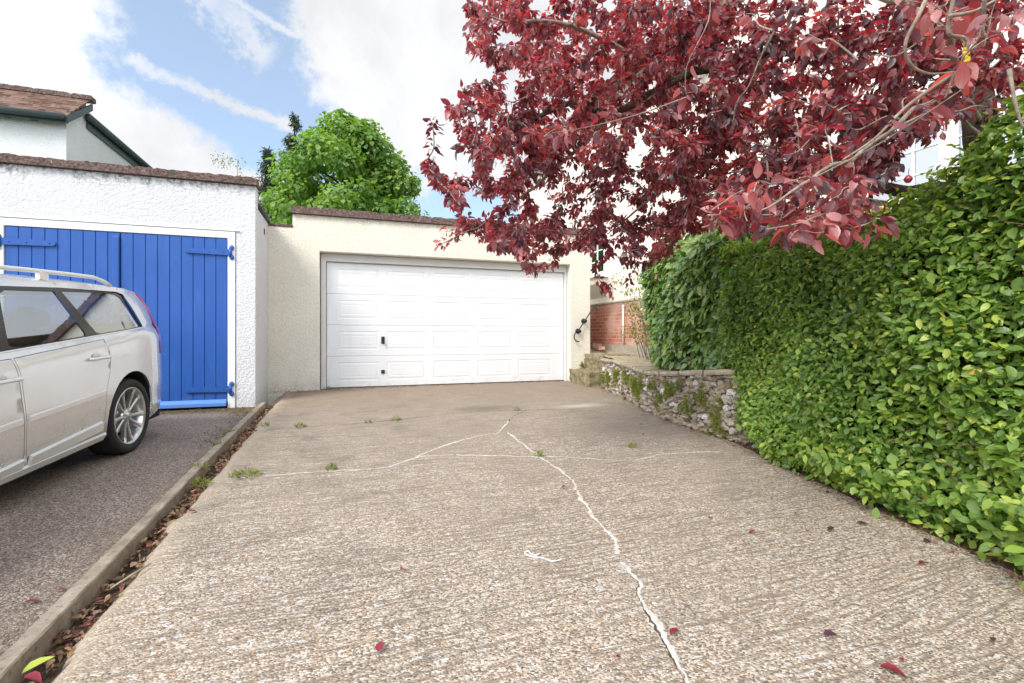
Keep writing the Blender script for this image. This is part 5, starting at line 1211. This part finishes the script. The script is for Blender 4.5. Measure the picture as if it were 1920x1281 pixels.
for i in order:
    t = tv[i]; A = np.array(NL); dd = np.linalg.norm(A-np.array(t), axis=1); dd += .25*np.maximum(0, np.linalg.norm(A-np.array(pd_(1838, 240, 3.2)), axis=1)-np.linalg.norm(np.array(t)-np.array(pd_(1838, 240, 3.2))))
    a = Vector(NL[int(np.argmin(dd))]); Ln = (t-a).length
    if Ln < .08: a = a-Vector((.15, 0, .05)); Ln = (t-a).length
    m1 = a.lerp(t, .4)+Vector((rs.gauss(0, .08), rs.gauss(0, .08), rs.gauss(.03, .08)))*Ln; m2 = a.lerp(t, .75)+Vector((rs.gauss(0, .06), rs.gauss(0, .06), rs.gauss(.02, .06)))*Ln
    pth = smooth_path([a, m1, m2, t], 4); twigs.append(pth)
    for p in pth[3::3]: NL.append(tuple(p))
    n_ = int(rs.uniform(26, 42)) if tips[i][2] > 2.2 else int(rs.uniform(8, 13)); span = min(Ln, rs.uniform(.28, .5)); f0 = 1-span/max(Ln, .01)
    if tips[i][2] < 2.2: span *= .6
    clus = rs.gauss(0, .20)
    for k_ in range(n_):
        f = f0+(1-f0)*(rs.random()**.8); q = min(f, .999)*(len(pth)-1); j = int(q); p = pth[j].lerp(pth[min(j+1, len(pth)-1)], q-j); tg = (pth[min(j+1, len(pth)-1)]-pth[max(j-1, 0)]).normalized()
        off = Vector((rs.gauss(0, 1), rs.gauss(0, 1), rs.gauss(0, .8))); off = (off-tg*off.dot(tg)).normalized()
        LP.append(tuple(p+off*rs.uniform(.004, .03))); LA.append(tuple(tg*.5+off*.7+Vector((0, 0, -rs.uniform(.2, .95))))); LN.append(tuple(Vector((0, 0, .8))+off*-.2+Vector((rs.gauss(0, .6), rs.gauss(0, .6), rs.gauss(0, .4)))))
        LS.append(rs.uniform(.028, .060)*(1.08 if tips[i][2] < 2 else 1)); LT.append(min(1, max(0, .42+clus+rs.gauss(0, .25)+(.22 if tips[i][2] < 1.7 and tips[i][1] > 330 else 0)+(.12 if tips[i][1] < 300 and tips[i][0] < 1250 else 0))))
LS = np.array(LS); kp = []
for p in LP:
    d_ = p[0]*S_+p[1]*C_; kp.append(not pip(960+900*(p[0]*C_-p[1]*S_)/d_, 630-900*(p[2]-CAM_H)/d_, GAP) or rs.random() < .12)
kp = np.array(kp); LP, LA, LN, LT = [list(np.array(v)[kp]) for v in (LP, LA, LN, LT)]; LS = LS[kp]
leaf_mesh('crown', M['plum_leaf'], LP, LA, LN, LS, LS*RNG.uniform(.46, .60, len(LS)), LT, ROW6, .38, .46, pt_, wavy=.07)
mb = MB()
for pth in twigs:
    n_ = len(pth); r1 = .0036 if (pth[-1]-Vector((0, 0, CAM_H))).length > 2.2 else .0016; mb.tube(pth, [.0013+r1*(1-i/(n_-1)) for i in range(n_)], 4, cap=False)
o = mb.build('twigs', M['twigbark'], pt_); o['kind'] = 'stuff'
for px, py, d in ((1607, 335, 1.5), (1703, 336, 1.6)):
    mb = MB(); p = pd_(px, py, d); mb.ico(p, .012, .012, .013, 3, .02, 1); mb.tube([p+Vector((0, 0, .012)), p+Vector((.004, 0, .035))], .0012, 4); mb.build('plum', simple('plum_skin', (.20, .015, .035), .25, var=.3, sc_=60), pt_)
# bare lichen-covered twigs nearest the camera
NEAR = [[(1790, -10, 1.25), (1778, 60, 1.27), (1812, 75, 1.28), (1808, 120, 1.3), (1790, 140, 1.32), (1770, 190, 1.36)], [(1740, -10, 1.3), (1722, 30, 1.3), (1698, 80, 1.32), (1705, 118, 1.34), (1740, 138, 1.36), (1790, 135, 1.36)],
        [(1846, -10, 1.2), (1842, 70, 1.25)], [(1892, 130, 1.3), (1905, 200, 1.3), (1918, 240, 1.3)], [(1785, 140, 1.34), (1700, 200, 1.36), (1640, 260, 1.38), (1580, 300, 1.4)], [(1780, 30, 1.25), (1830, 20, 1.25), (1900, -20, 1.25)]]
for pl in NEAR:
    P_ = smooth_path([pd_(*p) for p in pl], 5); mb = MB(); mb.tube(P_, [.0055*(1-.55*i/len(P_))*(1+.15*wnoise(p*40)) for i, p in enumerate(P_)], 7); mb.build('branch', M['twigbark'], pt_)
mb = MB()
for k_ in range(14): p = pd_(1812+rs.uniform(-4, 3), 75+rs.uniform(0, 45), 1.29); mb.ico(p, .006, .005, .007, 1, .3, k_)
mb.build('lichen', simple('yellow_lichen', (.62, .42, .04), .9, var=.3, sc_=80), pt_)

# ------------------------------------------------------------------ plants on the wall, weeds, litter
def tuft(name, mat, c, rx, ry, rz, n, size, lab, cat, group, flowers=0, up=.4, wr=.4, rows=ROW3, surf=False):
    t = thing(name, lab, cat, tuple(c), group); d = rnd_dir(n); r = RNG.uniform(.3, 1, n)**.6
    P = np.array(c)+d*r[:, None]*np.array([rx, ry, rz])
    if surf:          # straggling growth: several lobes of unequal size instead of one cushion
        k_ = RNG.integers(0, 7, n); lob = RNG.normal(0, 1, (7, 3))*np.array([.015, ry*.55, rz*.55]); P = np.array(c)+lob[k_]+d*r[:, None]*np.array([rx, ry, rz])*RNG.uniform(.35, .75, 7)[k_][:, None]
    ax = unit(d+rnd_dir(n)*.5+np.array([0, 0, up])); sz = RNG.uniform(*size, n)
    leaf_mesh('foliage', mat, P, ax, unit(d+np.array([-.3, -.3, .8])), sz, sz*wr, np.clip(RNG.normal(.5, .25, n), 0, 1), rows, .15, .3, t)
    if flowers:
        d = rnd_dir(flowers); P = np.array(c)+d*np.array([rx, ry, rz])*RNG.uniform(.8, 1.35, (flowers, 1)); P[:, 0] -= .012
        leaf_mesh('flowers', M['lilac'], P, rnd_dir(flowers), unit(d+np.array([-.8, -.4, .3])), RNG.uniform(.010, .020, flowers), .014, RNG.uniform(0, 1, flowers), ROW4, .1, .1, t)['kind'] = 'stuff'
    return t
RPL = [(.955, .14, .08, .10, 30, 'sprawling lilac flowered clump at the far end of the stone wall beside the lower step'), (.90, .22, .06, .13, 4, 'olive green cushion near the far end of the stone wall'),
       (.82, .28, .055, .11, 0, 'narrow mossy green cushion under the far capping slabs'), (.74, .33, .07, .10, 6, 'bright yellow green cushion high on the curve of the stone wall'),
       (.60, .22, .10, .17, 8, 'largest shaggy green clump filling the middle of the stone wall'), (.66, .30, .05, .06, 26, 'lilac flower cluster just left of the largest shaggy clump'),
       (.50, .33, .06, .07, 14, 'small green tuft with lilac flowers right of the largest shaggy clump'), (.44, .18, .06, .08, 12, 'low green and lilac tuft near the foot of the stone wall'),
       (.38, .36, .07, .08, 4, 'yellow green tuft between pale flints under the capping'), (.30, .20, .07, .11, 3, 'drooping green clump low between the white flints'),
       (.24, .38, .07, .07, 34, 'thick lilac flower patch close to the hedge end'), (.17, .22, .08, .13, 6, 'olive clump at the base of the wall beside the hedge end'), (.33, .44, .05, .05, 22, 'lilac flowers tucked right under the capping slabs')]
for t, hgt, rw, rh, fl, lab in RPL:
    p_, zt2 = wallpt(t); a, _ = wallpt(max(0, t-.01)); b, _ = wallpt(min(1, t+.01)); tt = (b-a).normalized(); n = Vector((-tt.y, tt.x, 0)); n = -n if n.x > 0 else n
    c = p_+n*.015; c.z = zc(p_.y)+hgt*.95+.02
    rw *= 1.25; rh *= 1.3
    tuft('rock_plant', M['rock_leaf'], c, .06, rw, rh, int(1300*rw*rh/.01)+200, (.012, .024), lab, 'rock plant', 'plants growing on the stone wall', fl, surf=True)
for (px, py), sz, n, lab in (((460, 893), .10, 170, 'widest weed tuft straddling the left end of the white crack'), ((563, 802), .06, 80, 'weed tuft on the thin joint nearest the cream garage left pier'), ((620, 882), .035, 60, 'small weed on the white crack right of the widest tuft'), ((1012, 856), .03, 50, 'tiny weed where the white cracks cross'),
                             ((497, 800), .03, 40, 'single upright weed beside the far end of the edging strip'), ((742, 789), .05, 60, 'faint line of weeds along the far joint'), ((690, 794), .03, 40, 'tiny weed on the far joint left of the faint line'), ((970, 770), .035, 40, 'weed on the dark far crack'), ((1186, 840), .03, 40, 'flat green weed sprig on bare concrete below the stone wall'),
                             ((440, 735), .0, 0, ''), ((375, 880), .055, 90, 'weed patch in the gully halfway along the edging strip'), ((378, 908), .05, 90, 'broad leaved weed in the gully just below the halfway patch'), ((430, 815), .05, 60, 'weed on the tarmac side of the edging strip near its far end'), ((412, 838), .05, 60, 'weed on the tarmac side just below the far one'), ((468, 778), .05, 70, 'weed beside the far tip of the edging strip'), ((615, 731), .05, 60, 'weed at the left foot of the white garage door'), ((1180, 722), .06, 90, 'green seedling at the foot of the mossy lower step')):
    if n: 
        p = gpt(px, py); p.z += .008; tuft('weed_tuft', M['weed_leaf'], p, sz, sz*.8, .022, n, (.018, .045), lab, 'weed', 'weeds in the cracks and joints', 0, .8, .22, ROW4)
p = Vector((wx(1090, YC), YC-.03, .27)); tuft('wall_seedling', M['weed_leaf'], p, .02, .02, .06, 24, (.04, .09), 'green seedling on the lower step against the garage corner', 'weed', None, 0, 1, .3, ROW4)
# moss strip at the foot of the blue doors, litter in the gully and at the hedge foot
n = 4300; y = RNG.uniform(-.3, 7.1, n)*.0+RNG.choice([0, 1], n)*0+np.abs(RNG.uniform(0, 7.1, n)); x = np.clip(RNG.normal(-.985, .035, n), -1.035, -.86)
keep = np.array([.5+.9*wnoise((yy*1.3, 2, 0)) > RNG.random() for yy in y]); y, x = y[keep], x[keep]; n = len(y)
P = np.stack([x, y, np.array([zc(v) for v in y])-.052+RNG.uniform(0, .028, n)], 1); sz = RNG.uniform(.018, .055, n)
o = leaf_mesh('leaf_litter', M['litter'], P, unit(np.stack([RNG.normal(0, .5, n), RNG.normal(0, 1, n), RNG.normal(0, .18, n)], 1)), unit(RNG.normal(0, .35, (n, 3))+np.array([0, 0, 1])), sz, sz*RNG.uniform(.25, .6, n), RNG.random(n), ROW4, .3, .35)
tag(o, 'brown and crimson dead leaves packed in the gully beside the edging strip', 'leaf litter', None, 'stuff')
n = 900; y = RNG.uniform(.8, 7.3, n); x = np.array([xright(v) for v in y])-np.abs(RNG.normal(0, .09, n))+.05
P = np.stack([x, y, np.array([zc(v) for v in y])+.008+RNG.uniform(0, .012, n)], 1); sz = RNG.uniform(.012, .040, n)
o = leaf_mesh('leaf_litter', M['litter'], P, unit(np.stack([RNG.normal(0, .7, n), RNG.normal(0, .7, n), RNG.normal(0, .12, n)], 1)), unit(RNG.normal(0, .3, (n, 3))+np.array([0, 0, 1])), sz, sz*RNG.uniform(.25, .6, n), RNG.random(n), ROW4, .3, .35)
tag(o, 'small brown leaf crumbs strewn along the foot of the hedge and stone wall', 'leaf litter', None, 'stuff')
n = 700; y = RNG.uniform(5.0, 7.2, n)**1.0; x = -1.17-np.abs(RNG.normal(0, .12, n)); y = np.where(RNG.random(n) < .55, RNG.uniform(7.0, 7.3, n), y); x = np.where(y > 7, RNG.uniform(-2.6, -1.2, n), x)
P = np.stack([x, y, np.array([zt(v) for v in y])+.006+RNG.uniform(0, .008, n)], 1); sz = RNG.uniform(.01, .03, n)
o = leaf_mesh('leaf_litter', M['litter'], P, unit(np.stack([RNG.normal(0, .7, n), RNG.normal(0, .7, n), RNG.normal(0, .12, n)], 1)), unit(RNG.normal(0, .3, (n, 3))+np.array([0, 0, 1])), sz, sz*RNG.uniform(.3, .6, n), np.clip(RNG.random(n)*.5, 0, 1), ROW4, .3, .3)
tag(o, 'mossy brown crumbs along the foot of the blue doors and the tarmac edge', 'leaf litter', None, 'stuff')
n = 620; x = RNG.uniform(-1.1, 4.2, n); y = np.where((x > -.4) & (x < 4.1), 8.53, 8.37)-np.abs(RNG.normal(0, .07, n))
P = np.stack([x, y, np.array([zc(v) for v in y])+.008+RNG.uniform(0, .010, n)], 1); sz = RNG.uniform(.012, .038, n)
o = leaf_mesh('leaf_litter', M['litter'], P, unit(np.stack([RNG.normal(0, .7, n), RNG.normal(0, .7, n), RNG.normal(0, .12, n)], 1)), unit(RNG.normal(0, .3, (n, 3))+np.array([0, 0, 1])), sz, sz*RNG.uniform(.3, .6, n), RNG.random(n)*.9, ROW4, .3, .3)
tag(o, 'brown leaf crumbs blown along the foot of the white garage door', 'leaf litter', None, 'stuff')
# single fallen leaves
FL = [(755, 1071, .034, .9, 'red', 'small folded red leaf on bare concrete left of the white string'), (712, 1220, .055, 1.35, 'red', 'rolled crimson leaf standing end on at the bottom of the drive'), (1072, 1190, .035, .3, 'tan', 'tan curled leaf on the concrete left of the wide crack'),
      (1265, 1192, .05, .2, 'red', 'crimson leaf lying right beside the wide crack'), (1160, 1237, .022, .2, 'red', 'tiny red scrap left of the crack at the bottom of the drive'), (1058, 917, .04, .2, 'red', 'red leaf just left of the wide crack below the crossing'),
      (1410, 1001, .04, 2.6, 'red', 'red leaf left of the yellow leaf on the right of the drive'), (1458, 996, .035, .4, 'yellow', 'only bright yellow leaf on the concrete'), (1515, 1000, .032, .1, 'red', 'dull red leaf between the yellow leaf and the round purple one'), (1559, 998, .06, .2, 'purple', 'round dark purple leaf right of the yellow leaf'),
      (1618, 985, .065, -.5, 'purple', 'long dark brown leaf close to the hedge foot'), (1740, 1018, .06, .0, 'purple', 'flat purple leaf near the overhanging hedge sprigs'), (1730, 1034, .03, -.6, 'red', 'small red leaf between two larger ones by the hedge'), (1732, 1061, .055, -.1, 'red', 'broad crimson leaf below the small red one by the hedge'),
      (1557, 1197, .052, -.3, 'purple', 'curled plum coloured leaf low on the right of the drive'), (1675, 1266, .075, -.9, 'red', 'long crimson leaf at the bottom edge of the drive on the right'), (1690, 1243, .022, 1.2, 'red', 'tiny square red scrap above the long crimson leaf'), (1203, 798, .05, .3, 'red', 'red leaf on the concrete off the middle of the stone wall'), (1206, 816, .035, .6, 'purple', 'dark scrap just nearer than the red leaf off the stone wall'),
      (362, 962, .045, .5, 'red', 'bright red leaf beside the gully on the left'), (430, 1048, .03, .2, 'tan', 'pale tan chip on the concrete left of centre'), (73, 1245, .085, .7, 'yellow', 'large yellow green leaf lying on the gully litter at bottom left'), (60, 1268, .07, -.4, 'red', 'magenta leaf touching the large yellow green leaf'),
      (118, 1108, .035, .2, 'red', 'pinkish leaf on the tarmac closest to the edging strip'), (62, 1130, .05, .4, 'red', 'crimson leaf on the tarmac left of the pinkish one'), (82, 967, .035, .5, 'tan', 'pale leaf alone on the dark tarmac by the car sill'), (368, 872, .05, .6, 'orange', 'orange leaf on the tarmac against the edging strip'), (1333, 975, .035, .1, 'purple', 'dark narrow leaf on open concrete below the hedge end'), (915, 1130, .0, 0, '', ''), (1490, 965, .03, 1, 'purple', 'dark scrap under the hedge sprigs left of the long brown leaf'),
      (1800, 1025, .05, .1, 'purple', 'dull purple leaf partly under the hedge sprigs on the right'), (1862, 1206, .03, .4, 'purple', 'small dark leaf far right on the concrete')]
for px, py, L_, a, m_, lab in FL:
    if not m_: continue
    p = gpt(px, py); on_t = p.x < -1.12; p.z = (zt(p.y) if on_t else zc(p.y))+.010 if not (px < 100 and py > 1200) else zc(p.y)-.012
    a0 = rs.uniform(-.2, .2); o = leaf_mesh('fallen_leaf', M['fallen_'+m_], [(-math.cos(a)*L_/2, -math.sin(a)*L_/2, .004)], [(math.cos(a), math.sin(a), .12)], [(a0, rs.uniform(-.3, .3), 1)], L_, L_*.55, [.5], ROW6, .45, .3)
    o.location = p; tag(o, lab, 'leaf', 'single leaves fallen on the drive')
mb = MB(); sp = [gpt(*q, .007) for q in ((1052, 1052), (1035, 1055), (1018, 1049), (1000, 1047), (988, 1043), (984, 1038), (990, 1036), (996, 1041), (1005, 1044), (1012, 1040))]
mb.tube(smooth_path(sp, 5), .0028, 5); tag(mb.build('string', M['string']), 'looped scrap of white string lying in the middle of the drive', 'string')
mb = MB(); q0, q1 = gpt(208, 1108, .012), gpt(283, 1062, .014); mb.tube([q0, q0.lerp(q1, .5)+Vector((.006, 0, .004)), q1], [.004, .005, .003], 6); tag(mb.build('twig', M['twig']), 'dry straight twig along the edge of the gully litter', 'twig')
